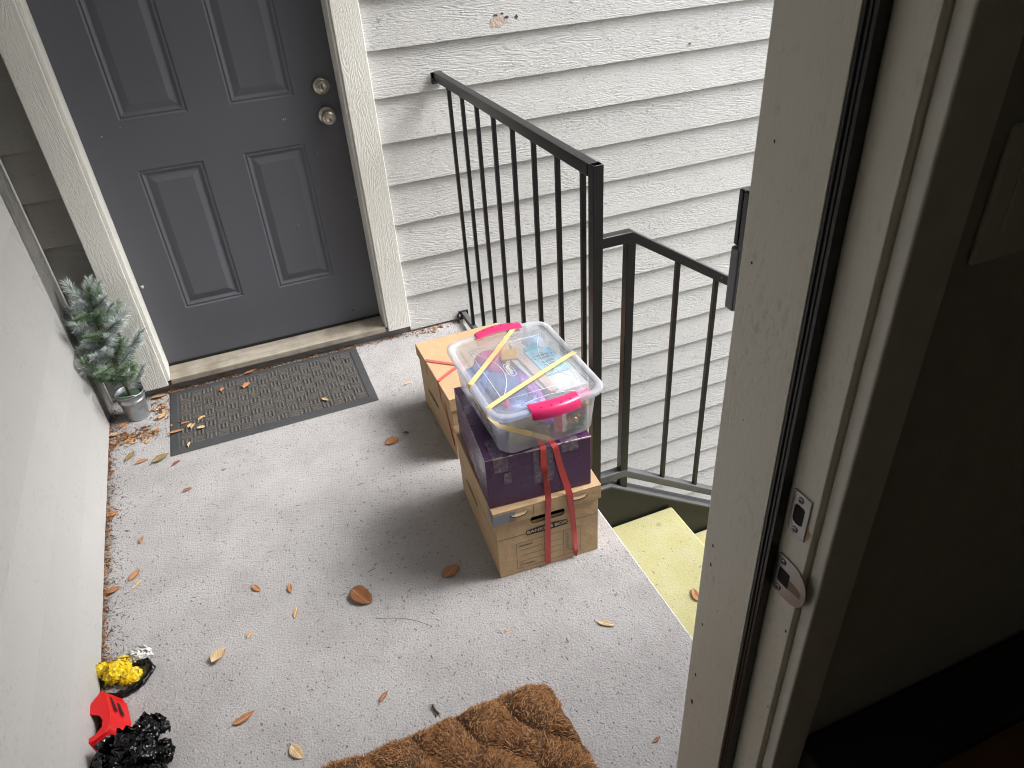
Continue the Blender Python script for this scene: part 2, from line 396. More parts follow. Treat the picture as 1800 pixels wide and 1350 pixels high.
def tag(o, label=None, cat=None, group=None, kind=None):
    if label: o['label'] = label
    if cat: o['category'] = cat
    if group: o['group'] = group
    if kind: o['kind'] = kind
    return o
def thing(name, label, cat, loc=(0, 0, 0), rz=0., group=None):
    o = bpy.data.objects.new(name, None); COL.objects.link(o); o.location = loc; o.rotation_euler = (0, 0, rz)
    o.empty_display_size = .05
    return tag(o, label, cat, group)

def text_mesh(txt, size, name, mat, parent, mtx, extrude=.0004, bold=.0, sx=1.):
    c = bpy.data.curves.new('txt', 'FONT'); c.body = txt; c.size = size; c.extrude = extrude; c.offset = bold
    c.align_x = 'CENTER'; c.align_y = 'CENTER'
    t = bpy.data.objects.new('txt', c); COL.objects.link(t)
    dg = bpy.context.evaluated_depsgraph_get(); me = bpy.data.meshes.new_from_object(t.evaluated_get(dg))
    bpy.data.objects.remove(t); bpy.data.curves.remove(c)
    me.transform(mtx @ Matrix.Diagonal((sx, 1, 1, 1))); me.materials.clear(); me.materials.append(mat)
    o = bpy.data.objects.new(name, me); COL.objects.link(o); o.parent = parent; return o

def struct(o): return tag(o, kind='structure')
#ASSEMBLED
# ------------------------------------------------------------------ structure
YW, E0, EX = 2.81, .1745, .1644            # siding face, first lap, exposure
def wallx(y): return -.620 - .035 * y      # left wall face
def siding(mb, p0, p1, z0, z1, nrm, lip=.0135, thick=.02, wav=.0012, seed=0, segs=60):
    """lapped boards between two plan points; each board leans out to a lower lip"""
    p0, p1 = Vector((*p0, 0)), Vector((*p1, 0)); nrm = Vector((*nrm, 0)).normalized()
    k0 = math.floor((z0 - E0) / EX); k = k0
    while E0 + k * EX < z1:
        zb = max(z0, E0 + k * EX); zt = min(z1, E0 + (k + 1) * EX + .002)
        vs = []
        for i in range(segs + 1):
            t = i / segs; p = p0.lerp(p1, t); s_ = (p1 - p0).length * t
            dz = wav * 1.6 * noise.noise(Vector((s_ * 3, k * 7.3 + seed, 0))) + wav * noise.noise(Vector((s_ * 23, k * 7.3, 3)))
            dn = wav * .8 * noise.noise(Vector((s_ * 2, k * 3.3 + seed, 9)))
            fo = lip * (1 - (zb - (E0 + k * EX)) / EX)
            lo = zb + (dz if zb > z0 else 0)
            prof = [(-thick, lo + .001), (fo + dn - .001, lo), (fo + dn, lo + .0015), (0 + dn * .3, zt), (-thick, zt)]
            vs += [p + nrm * a + Vector((0, 0, z)) for a, z in prof]
        n = 5
        fs = [(i * n + j, (i + 1) * n + j, (i + 1) * n + j + 1, i * n + j + 1) for i in range(segs) for j in range(n - 1)]
        fs += [tuple(range(n)), tuple(segs * n + j for j in range(n - 1, -1, -1))]
        mb.add(vs, fs); k += 1
# the siding face plane of the laps' lower lips lies at YW
back = YW + .0135
t = thing('siding_wall', 'weathered off-white lap siding wall across the landing, behind the black railing', 'wall', (0.55, YW, 0))
mb = MB(); siding(mb, (.541, back), (3.6, back), -.0, 2.7, (0, -1), segs=150); siding(mb, (.79, back), (3.6, back), -2.7, 0.005, (0, -1), segs=120)
mb.build('lap_siding', M['siding'], t)
mb = MB(); siding(mb, (-.699, back + .022), (-.560, back + .022), 0.0, 2.7, (0, -1), segs=6, thick=.012); mb.build('lap_siding', M['siding_dark'], t)
mb = MB(); mb.box(-.9, -.566, back + .035, back + .2, -2.7, 2.7); mb.box(.535, 3.6, back + .021, back + .2, -2.7, 2.7); mb.box(-.566, .535, back + .11, back + .2, -2.7, 2.7)
mb.box(-.566, .535, back + .02, back + .11, -2.7, -.12)
mb.build('wall_core', M['siding'], t)
# peeled patch and small chips on the boards
def chip(cx, cz, r, mat, name, sq=.7, seed=1, th=.0012):
    n = 18; rn = random.Random(seed); ph = rn.random() * 9
    k = math.floor((cz - E0) / EX); fr = (cz - E0 - k * EX) / EX
    poly = [(cx + r * (1 + .45 * noise.noise(Vector((cos(a) * 1.7 + ph, sin(a) * 1.7, 0))) + .2 * rn.uniform(-1, 1)) * cos(a), cz + sq * r * (1 + .4 * rn.uniform(-1, 1)) * sin(a)) for a in [2 * pi * i / n for i in range(n)]]
    mb = MB(); vs = []
    for o in (th, -.004):
        for x, z in poly:
            kk = math.floor((cz - E0) / EX); f = min(max((z - E0 - kk * EX) / EX, 0), 1); vs.append((x, back - .0135 * (1 - f) - o, z))
    mb.add(vs, [tuple(range(n)), tuple(range(2 * n - 1, n - 1, -1))] + [(i, (i + 1) % n, n + (i + 1) % n, n + i) for i in range(n)])
    return mb.build(name, mat, t)
M['peel'] = simple('bare_fibreboard', (.50, .42, .36), .9, 0., (90, .9, .004), .3, 60)
M['chipdark'] = simple('dark_chip', (.07, .06, .05), .9)
chip(1.058, 1.207, .027, M['peel'], 'peeled_patch', .72, 3); chip(1.030, 1.196, .010, M['peel'], 'peeled_patch', .8, 14, .0014); chip(1.072, 1.228, .006, M['chipdark'], 'peeled_patch', .5, 15, .0018)
chip(1.088, 1.214, .009, M['chipdark'], 'peeled_patch', .5, 5, .0018); chip(1.045, 1.225, .008, M['chipdark'], 'peeled_patch', .4, 6, .0018)
chip(1.128, 1.212, .006, M['chipdark'], 'peeled_patch', 1.2, 8); chip(1.90, 1.02, .012, M['peel'], 'peeled_patch', .6, 9)
chip(1.904, 1.026, .006, M['chipdark'], 'peeled_patch', .6, 12, .0018)

t = thing('side_wall', 'smooth pale grey lap siding wall along the left edge of the landing', 'wall', (wallx(1.5), 1.5, 0))
mb = MB(); ya, yb = .52, 2.668
siding(mb, (wallx(ya) - .008, ya), (wallx(yb) - .008, yb), 0.004, 2.45, (1, 0.035), lip=.020, wav=.0024, seed=5, segs=70)
mb.build('lap_siding', M['siding_left'], t)
mb = MB(); mb.box(-1.0, -.745, .3, 2.95, -2.7, 2.6); mb.build('wall_core', M['siding_left'], t)
# ragged caulk where the boards end against the corner board
mb = MB(); N = 220
for i in range(N):
    z0, z1 = .01 + i * 2.3 / N, .01 + (i + 1) * 2.3 / N
for side in (0,):
    vs = []
    for i in range(N + 1):
        z = .006 + i * 2.3 / N; r = .006 + .005 * noise.noise(Vector((0, 0, z * 28))) + .004 * noise.noise(Vector((3, 0, z * 90))) + .006 * max(0, noise.noise(Vector((8, 0, z * 6))))
        xx = wallx(2.66); vs += [(xx - .009, 2.650, z), (xx + .0075, 2.660, z), (-.7025, 2.664, z), (-.7020, 2.664 + r, z), (-.7045, 2.6645 + r, z)]
    mb.add(vs, [(i * 5 + j, (i + 1) * 5 + j, (i + 1) * 5 + j + 1, i * 5 + j + 1) for i in range(N) for j in range(4)], True)
mb.build('caulk_bead', M['siding_left'], t)
mb = MB(); mb.box(-.742, -.7035, 2.664, 2.830, .004, 2.45); mb.build('corner_board', M['corner'], t, bevel=.003)
mb = MB(); mb.tube([(-.7015, 2.826, .01 + i * .1) for i in range(25)], .0045, 8); mb.build('caulk_bead', M['trim'], t)

# landing slab
mb = MB(); mb.box(-.80, .776, .40, 2.87, -.115, 0.0); o = mb.build('landing_floor', M['concrete'], None, bevel=.004); struct(o)
mb = MB(); mb.box(-30, 40, -30, 40, -2.9, -2.72); struct(mb.build('ground', M['ground']))
mb = MB(); mb.box(-1.0, 1.20, .30, 2.83, 2.46, 2.6); struct(mb.build('landing_ceiling', M['ceiling']))

# ------------------------------------------------------------------ entry door across the landing
df = thing('door_frame', 'off-white rough-sawn door surround with worn threshold around the grey door', 'door frame', (0, 2.82, 0))
B = lambda *a: MB().box(*a)
B(-.566, -.475, 2.788, 2.8385, .042, 2.25).build('casing', M['trim'], df, bevel=.003)
B(.440, .540, 2.788, 2.8385, .042, 2.25).build('casing', M['trim'], df, bevel=.003)
B(-.4745, -.462, 2.797, 2.92, .060, 2.12).build('jamb', M['trim'], df, bevel=.002)
B(.430, .4395, 2.797, 2.92, .060, 2.12).build('jamb', M['trim'], df, bevel=.002)
B(-.4745, .4395, 2.79, 2.92, 2.121, 2.25).build('head_casing', M['trim'], df, bevel=.002)
mb = MB(); mb.add([(-.4615, 2.795, .040), (.4295, 2.795, .040), (.4295, 2.795, .064), (-.4615, 2.795, .064), (-.4615, 2.812, .068), (.4295, 2.812, .068), (-.4615, 2.905, .078), (.4295, 2.905, .078), (-.4615, 2.905, .03), (.4295, 2.905, .03)],
    [(0, 1, 2, 3), (3, 2, 5, 4), (4, 5, 7, 6), (6, 7, 9, 8), (0, 8, 9, 1), (0, 3, 4, 6, 8), (1, 9, 7, 5, 2)])
mb.build('threshold', M['threshold'], df, bevel=.002)
B(-.60, .545, 2.822, 2.86, .002, .040).build('riser_board', M['riser'], df, bevel=.001)
dt = thing('entry_door', 'closed dark grey six-panel entry door with nickel knob and deadbolt', 'door', (-.02, 2.895, .08))
YD = 2.895
xs = [-.461, -.326, -.099, .042, .271, .4295]; zs = [.084, .307, .863, 1.036, 1.60, 1.70, 1.94, 2.118]
mb = MB(); rings = [(0, 0), (.005, .0042), (.008, .0044), (.010, .0028), (.013, .0028), (.022, .0095), (.025, .0098), (.047, .002), (.050, .0010)]
for i in range(5):
    for j in range(7):
        x0, x1, z0, z1 = xs[i], xs[i + 1], zs[j], zs[j + 1]
        if i in (1, 3) and j in (1, 3, 5):
            vs = []
            for a, dp in rings: vs += [(x0 + a, YD + dp, z0 + a), (x1 - a, YD + dp, z0 + a), (x1 - a, YD + dp, z1 - a), (x0 + a, YD + dp, z1 - a)]
            n = len(rings); fs = [(r * 4 + q, r * 4 + (q + 1) % 4, r * 4 + 4 + (q + 1) % 4, r * 4 + 4 + q) for r in range(n - 1) for q in range(4)] + [tuple((n - 1) * 4 + q for q in range(4))]
            mb.add(vs, fs)
        else: mb.add([(x0, YD, z0), (x1, YD, z0), (x1, YD, z1), (x0, YD, z1)], [(0, 1, 2, 3)])
mb.add([(xs[0], YD, zs[0]), (xs[-1], YD, zs[0]), (xs[-1], YD + .04, zs[0]), (xs[0], YD + .04, zs[0])], [(0, 1, 2, 3)])
mb.build('door_slab', M['door'], dt, recalc=False)
B(-.461, .4295, 2.885, 2.9135, .0785, .0835).build('door_sweep', M['rubber'], dt)
def knob():
    cx, cz = .3715, .952
    mb = MB(); mb.lathe([(.0, -.002), (.031, -.002), (.033, -.006), (.029, -.012), (.014, -.014), (.012, -.030), (.020, -.036), (.0265, -.046), (.0265, -.056), (.021, -.063), (.012, -.066), (.0105, -.0645), (0, -.0635)], (cx, YD, cz), 'y', 40)
    mb.build('door_knob', M['nickel'], dt)
    cz = 1.056
    mb = MB(); mb.lathe([(0, -.001), (.030, -.001), (.032, -.006), (.030, -.014), (.024, -.019), (.021, -.019), (.021, -.026), (.019, -.030), (.013, -.031), (.0125, -.0295), (0, -.0295)], (cx, YD, cz), 'y', 40)
    db = mb.build('deadbolt', M['nickel'], dt)
    MB().box(cx - .0016, cx + .0016, YD - .0305, YD - .0290, cz - .007, cz + .007).build('keyway', M['dark'], db)
knob()
for cx_, cz_, r_ in ((-.4475, .435, .0065), (.213, .958, .0022), (.222, .960, .0018), (-.395, .995, .002), (.32, .13, .006)):
    rn_ = random.Random(int(cx_ * 999)); pl_ = [(cx_ + r_ * rn_.uniform(.6, 1.2) * cos(q), cz_ + r_ * rn_.uniform(.6, 1.3) * sin(q)) for q in [2 * pi * i / 9 for i in range(9)]]
    MB().add([(a, YD - .0005, b) for a, b in pl_], [tuple(range(9))]).build('scuff', M['casing'] if cz_ > .2 else M['chipdark'], dt)
# ------------------------------------------------------------------ near doorway (open, seen from inside)
nf = thing('near_door_frame', 'cream door jamb at the right edge with black weatherstrip and two steel strike plates', 'door frame', (.46, .45, .03))
B(.4605, .4795, .392, .5195, .03, 2.06).build('jamb', M['jamb'], nf, bevel=.0015)
B(.4465, .4600, .4480, .5285, .03, 2.045).build('door_stop', M['jamb'], nf, bevel=.0012)
B(.4485, .515, .529, .5465, .0, 2.09).build('brick_moulding', M['jamb'], nf, bevel=.002)
B(.4685, .5225, .3735, .3915, .03, 2.12).build('inner_casing', M['casing'], nf, bevel=.003)
B(-.4795, -.4605, .392, .5195, .03, 2.06).build('jamb', M['jamb'], nf, bevel=.0015)
B(-.515, -.4485, .5205, .5465, .0, 2.09).build('brick_moulding', M['jamb'], nf, bevel=.002)
B(-.5225, -.4685, .3735, .3915, .03, 2.12).build('inner_casing', M['casing'], nf, bevel=.003)
B(-.4795, .4795, .392, .5195, 2.0605, 2.08).build('head_jamb', M['jamb'], nf, bevel=.0015)
B(-.46, .46, .40, .545, .002, .0295).build('sill', M['threshold'], nf)
ws = MB(); ws.box(.4475, .4600, .4325, .4476, .03, 2.04); ws.tube([(.4478 + .0004 * noise.noise(Vector((z, 1, 0))), .4440 + .0005 * noise.noise(Vector((z * .7, 5, 0))), z / 30) for z in range(2, 61)], .0022, 8); ws.tube([(.4478 + .0003 * noise.noise(Vector((z, 9, 0))), .4385, z / 30) for z in range(2, 61)], .0016, 8)
ws.build('weatherstrip', M['rubber'], nf, bevel=.001)
def ring_plate(outer, inner, x0, x1):
    """flat plate in the y-z plane with a hole; both loops have the same number of points"""
    n = len(outer); mb = MB(); vs = []
    for x in (x0, x1):
        vs += [(x, y, z) for y, z in outer]; vs += [(x, y, z) for y, z in inner]
    fs = []
    for b in (0, 2 * n):
        for i in range(n): fs.append((b + i, b + (i + 1) % n, b + n + (i + 1) % n, b + n + i))
    for k in (0, n):
        for i in range(n): fs.append((k + i, k + (i + 1) % n, 2 * n + k + (i + 1) % n, 2 * n + k + i))
    mb.add(vs, fs); return mb
def rrect(y0, y1, z0, z1, r, n=6):
    p = []
    for cx, cz, a0 in ((y1 - r[0], z1 - r[0], 0), (y0 + r[1], z1 - r[1], 90), (y0 + r[2], z0 + r[2], 180), (y1 - r[3], z0 + r[3], 270)):
        rr = r[(0, 90, 180, 270).index(a0)]
        for i in range(n): a = rad(a0 + 90 * i / (n - 1)); p.append((cx + rr * cos(a), cz + rr * sin(a)))
    return p
def screw(y, z, x, parent):
    mb = MB(); mb.lathe([(.0040, .0002), (.0040, -.0006), (.0026, -.0014), (0, -.0014)], (x, y, z), 'x', 20); sc = mb.build('screw', M['steel'], parent)
    mb = MB(); mb.box(x - .0018, x - .0012, y - .0022, y + .0022, z - .0004, z + .0004); mb.box(x - .00182, x - .00118, y - .0004, y + .0004, z - .0022, z + .0022); mb.build('screw_slot', M['dark'], parent)
XJ = .4605
p = ring_plate(rrect(.4005, .4265, 1.0215, 1.0795, (.001, .001, .001, .0075)), rrect(.4065, .4215, 1.0375, 1.0635, (.006, .003, .005, .006)), XJ - .0022, XJ - .0002).build('strike_plate', M['steel'], nf, bevel=.0005)
MB().box(XJ - .0009, XJ - .00005, .4050, .4230, 1.036, 1.065).build('bolt_hole', M['dark'], p); screw(.4145, 1.0715, XJ - .0022, p); screw(.4145, 1.0290, XJ - .0022, p)
p = ring_plate(rrect(.380, .4310, .9215, .9805, (.006, .026, .026, .006), 8), rrect(.4070, .4245, .9390, .9620, (.002, .002, .002, .004), 8), XJ - .0022, XJ - .0002).build('strike_plate', M['steel'], nf, bevel=.0005)
MB().box(XJ - .0009, XJ - .00005, .4055, .4260, .9380, .9635).build('bolt_hole', M['dark'], p); screw(.4200, .9720, XJ - .0022, p); screw(.4200, .9300, XJ - .0022, p)
mb = MB(); mb.add([(XJ - .0025, .4065, .941), (XJ - .0025, .4065, .956), (XJ - .0027, .387, .951), (XJ - .0027, .387, .944)], [(0, 1, 2, 3)]); mb.build('worn_streak', M['brassworn'], p)
# the plate's lip curls round the jamb edge
mb = MB(); q = [(XJ - .0022, .3805), (XJ - .0012, .3775), (XJ + .002, .3755), (XJ + .006, .375)]
# paint chips on the jamb
def jchip(y, z, r, mat, sd):
    rn = random.Random(sd); n = 12; pts = [(y + r * rn.uniform(.6, 1.2) * cos(2 * pi * i / n) * .6, z + r * rn.uniform(.6, 1.2) * sin(2 * pi * i / n)) for i in range(n)]
    x = XJ if y < .44 else .4465
    mb = MB(); mb.add([(x - .0004, a, b) for a, b in pts] + [(x + .0005, a, b) for a, b in pts], [tuple(range(n)), tuple(range(2 * n - 1, n - 1, -1))]); mb.build('paint_chip', mat, nf)
jchip(.3990, 1.036, .008, M['cardedge'], 3); jchip(.3965, 1.044, .005, M['casing'], 4); jchip(.3965, .875, .0025, M['chipdark'], 5); jchip(.3960, .72, .002, M['chipdark'], 6)
for i, (y, z, r) in enumerate(((.526, .90, .0030), (.5255, .865, .0035), (.526, 1.30, .0022), (.505, 1.12, .0012), (.50, .80, .0012), (.526, .62, .004), (.483, .70, .0012), (.518, 1.42, .0020), (.5255, .55, .006), (.526, .74, .003))): jchip(y, z, r, M['chipdark'], 20 + i)

# our own wall: outside face with siding, inside painted
nw = thing('near_wall', 'dark painted inside wall to the right of the open doorway', 'wall', (.9, .45, .03))
mb = MB(); mb.box(.4797, 3.2, .388, .5195, -2.7, 2.62); mb.box(-.98, -.4797, .388, .5195, -2.7, 2.62); mb.box(-.4797, .4797, .388, .5195, 2.0805, 2.62); mb.build('wallboard', M['interior'], nw)
mb = MB(); siding(mb, (.5155, .5300), (3.2, .5300), -2.7, 2.62, (0, 1), lip=.009, thick=.0095, segs=50); siding(mb, (-.735, .5300), (-.5155, .5300), .004, 2.45, (0, 1), lip=.009, thick=.0095, segs=8); mb.build('lap_siding', M['siding'], nw)
mb = MB()
mb.box(-1.7, -1.6, -2.6, .3878, -.2, 2.62); mb.box(2.4, 2.5, -2.6, .3878, -.2, 2.62); mb.box(-1.7, 2.5, -2.7, -2.6, -.2, 2.62)
struct(mb.build('room_walls', M['interior'])); mb = MB(); mb.box(-1.7, 2.5, -2.7, .3878, 2.622, 2.72); struct(mb.build('room_ceiling', M['interior']))
mb = MB(); mb.box(-1.599, 2.399, -2.599, .3878, -.08, .02); struct(mb.build('room_floor', M['floorwood']))
sw = thing('light_switch', 'dim wall switch plate on the dark inside wall at the right edge', 'light switch', (.59, .388, 1.39))
MB().box(.555, .628, .3815, .3878, 1.330, 1.447).build('switch_plate', M['switch'], sw, bevel=.003)
MB().box(.575, .608, .3790, .3814, 1.358, 1.420).build('rocker', M['switch'], sw, bevel=.001)
ct = thing('console_table', 'dark-edged console table with orange wood top in the bottom right corner', 'table', (.95, .25, .02))
MB().box(.52, 1.6, .20, .290, .565, .592).build('table_top', M['tablewood'], ct, bevel=.002)
MB().box(.52, 1.6, .2905, .384, .50, .612).build('back_rail', M['darkobj'], ct, bevel=.004)
for x in (.56, 1.56):
    for y in (.225, .35): MB().box(x - .02, x + .02, y - .02, y + .02, .02, .499 if y > .3 else .5645).build('leg', M['darkobj'], ct)
bell = thing('video_doorbell', 'black and grey video doorbell on the outer edge of the cream jamb', 'doorbell', (.49, .547, 1.28))
MB().box(.4690, .5130, .5470, .5800, 1.2160, 1.3530).build('body', M['bellblack'], bell, bevel=.003)
MB().box(.4680, .5140, .5730, .5885, 1.2150, 1.2900).build('faceplate', M['bellgrey'], bell, bevel=.003)
MB().box(.4700, .5120, .5802, .5880, 1.2910, 1.3520).build('camera_window', M['bellblack'], bell, bevel=.002)
MB().lathe([(.011, 0), (.012, .002), (.009, .003), (0, .003)], (.4915, .5886, 1.25), 'y', 24).build('button', M['bellblack'], bell)

# ------------------------------------------------------------------ stairs
st = thing('outdoor_stairs', 'pale yellow concrete steps with black steel stringer going down right', 'stairs', (.8, 1.0, -.18))
for k in range(13):
    x0 = .782 + .29 * k; z = -.182 * (k + 1)
    mb = MB(); mb.box(x0 if k == 0 else x0 - .02, x0 + .315, .62, 1.532, z - .05, z); o = mb.build('tread', M['step'], st, bevel=.010, seg=3)
sl = -.645
def slope(x0, z0, x1): return z0 + sl * (x1 - x0)
def stringer(y, side):
    mb = MB(); X1 = 4.4
    a = [(.780, -.118), (.780, .003), (.853, .003), (X1, slope(.853, .003, X1)), (X1, slope(.853, .003, X1) - .30), (.96, -.36), (.780, -.36)]
    y0, y1 = y, y + .010
    n = len(a); mb.add([(x, y0, z) for x, z in a] + [(x, y1, z) for x, z in a], [tuple(range(n)), tuple(range(2 * n - 1, n - 1, -1))] + [(i, (i + 1) % n, n + (i + 1) % n, n + i) for i in range(n)])
    s_ = mb.build('stringer', M['stringer'], st, bevel=.002)
    mb = MB(); pts = [(.780, .0035), (.853, .0035), (X1, slope(.853, .0035, X1))]
    ya, yb = (y - .012, y + .034) if side > 0 else (y - .024, y + .022)
    vs = []
    for x, z in pts: vs += [(x, ya, z), (x, yb, z), (x, yb, z + .010), (x, ya, z + .010)]
    mb.add(vs, [(i * 4 + j, i * 4 + (j + 1) % 4, i * 4 + 4 + (j + 1) % 4, i * 4 + 4 + j) for i in range(2) for j in range(4)] + [(0, 1, 2, 3), (8, 11, 10, 9)])
    mb.build('stringer_flange', M['flange'], s_, bevel=.003)
stringer(1.536, 1); stringer(.60, -1)

# ------------------------------------------------------------------ railing
rl = thing('metal_railing', 'black iron guard railing on the landing edge continuing down beside the steps', 'railing', (.79, 1.52, 0))
MB().box(.775, .805, 1.533, 2.800, 1.034, 1.066).build('top_rail', M['iron'], rl, bevel=.003)
# hollow square post open at the top
def hollow_post(x, y, w, z0, z1, th=.003):
    h = w / 2; g = h - th; o = [(x - h, y - h), (x + h, y - h), (x + h, y + h), (x - h, y + h)]; i_ = [(x - g, y - g), (x + g, y - g), (x + g, y + g), (x - g, y + g)]
    vs = [(*p, z0) for p in o] + [(*p, z1) for p in o] + [(*p, z1) for p in i_] + [(*p, z1 - .06) for p in i_]
    fs = [(3, 2, 1, 0), (12, 13, 14, 15)]
    for b in (0, 4, 8): fs += [(b + k, b + (k + 1) % 4, b + 4 + (k + 1) % 4, b + 4 + k) for k in range(4)]
    return MB().add(vs, fs)
hollow_post(.790, 1.516, .028, .001, 1.068).build('post', M['iron'], rl, bevel=.0015)
MB().box(.779, .801, 1.533, 2.800, .020, .045).build('bottom_rail', M['flange'], rl, bevel=.003)
for y in (2.664, 2.515, 2.365, 2.210, 2.050, 1.892, 1.735, 1.585):
    mb = MB(); mb.box(.7835, .7965, y - .0065, y + .0065, .0452, 1.0345); mb.lathe([(.0115, -.002), (.009, -.008), (.007, -.012)], (.79, y, 1.0355), 'z', 8)
    mb.build('baluster', M['iron'], rl, bevel=.0012)
for z in (1.045, .030):
    mb = MB(); mb.box(.768, .812, 2.797, 2.8085, z - .022, z + .018); rn = random.Random(int(z * 9))
    for _ in range(5): mb.lathe([(0, -.009), (.009, -.004), (.011, .003), (.006, .008), (0, .010)], (.772 + rn.uniform(-.022, .03), 2.792 + rn.uniform(-.006, .004), z + rn.uniform(-.012, .012)), 'z', 7)
    mb.build('wall_bracket', M['iron'], rl, bevel=.001)
yr = 1.548; zt0 = .851
X1 = 4.2
def rail_piece(name, z0, mat, x_end=X1):
    mb = MB(); vs = []
    for x, z in ((.809, z0), (.909, z0), (x_end, slope(.909, z0, x_end))):
        for yy, zz in ((yr - .014, z - .015), (yr + .014, z - .015), (yr + .014, z + .015), (yr - .014, z + .015)): vs.append((x, yy, zz))
    mb.add(vs, [(i * 4 + j, i * 4 + (j + 1) % 4, i * 4 + 4 + (j + 1) % 4, i * 4 + 4 + j) for i in range(2) for j in range(4)] + [(0, 1, 2, 3), (8, 11, 10, 9)])
    return mb.build(name, mat, rl, bevel=.003)
rail_piece('top_rail', zt0, M['iron']); rail_piece('bottom_rail', .036, M['flange'])
MB().box(.893, .919, yr - .013, yr + .013, -.028, .8355).build('post', M['iron'], rl, bevel=.002)
x = 1.060
while x < X1:
    zb = slope(.909, .036, x) + .012; ztp = slope(.909, zt0, x) - .012
    mb = MB(); mb.box(x - .0065, x + .0065, yr - .0065, yr + .0065, zb, ztp); mb.build('baluster', M['iron'], rl, bevel=.0012); x += .134
# ------------------------------------------------------------------ rubber mat with basket-weave ribs
dm = thing('rubber_doormat', 'charcoal rubber-edged doormat with basket-weave carpet ribs before the grey door', 'doormat', (-.1, 2.58, 0))
mx0, mx1, my0, my1 = -.484, .286, 2.358, 2.800
mb = MB(); vs = []
for a, z in ((0, .0015), (.004, .0045), (.030, .0065), (.034, .0045)):
    vs += [(mx0 + a, my0 + a, z), (mx1 - a, my0 + a, z), (mx1 - a, my1 - a, z), (mx0 + a, my1 - a, z)]
mb.add(vs, [(r * 4 + q, r * 4 + (q + 1) % 4, r * 4 + 4 + (q + 1) % 4, r * 4 + 4 + q) for r in range(3) for q in range(4)] + [(12, 13, 14, 15)]); mb.build('rubber_border', M['matrubber'], dm)
mb = MB(); nx, ny = 16, 9; cw = (mx1 - mx0 - .076) / nx; ch = (my1 - my0 - .076) / ny; rn = random.Random(4)
for i in range(nx):
    for j in range(ny):
        x0 = mx0 + .038 + i * cw; y0 = my0 + .038 + j * ch; hor = (i + j) % 2
        for k in range(3):
            jx, jy = rn.uniform(-.0012, .0012), rn.uniform(-.0012, .0012); h = .0075 + rn.uniform(-.001, .001)
            if hor: a = (x0 + .002 + jx, x0 + cw - .002 + jx, y0 + ch * (k + .20) / 3 + jy, y0 + ch * (k + .76) / 3 + jy)
            else: a = (x0 + cw * (k + .20) / 3 + jx, x0 + cw * (k + .76) / 3 + jx, y0 + .002 + jy, y0 + ch - .002 + jy)
            x_, X_, y_, Y_ = a; g = .0022
            mb.add([(x_, y_, .0047), (X_, y_, .0047), (X_, Y_, .0047), (x_, Y_, .0047), (x_ + g, y_ + g, h), (X_ - g, y_ + g, h), (X_ - g, Y_ - g, h), (x_ + g, Y_ - g, h)],
                [(0, 1, 5, 4), (1, 2, 6, 5), (2, 3, 7, 6), (3, 0, 4, 7), (4, 5, 6, 7)])
mb.build('ribbed_carpet', M['carpet'], dm)

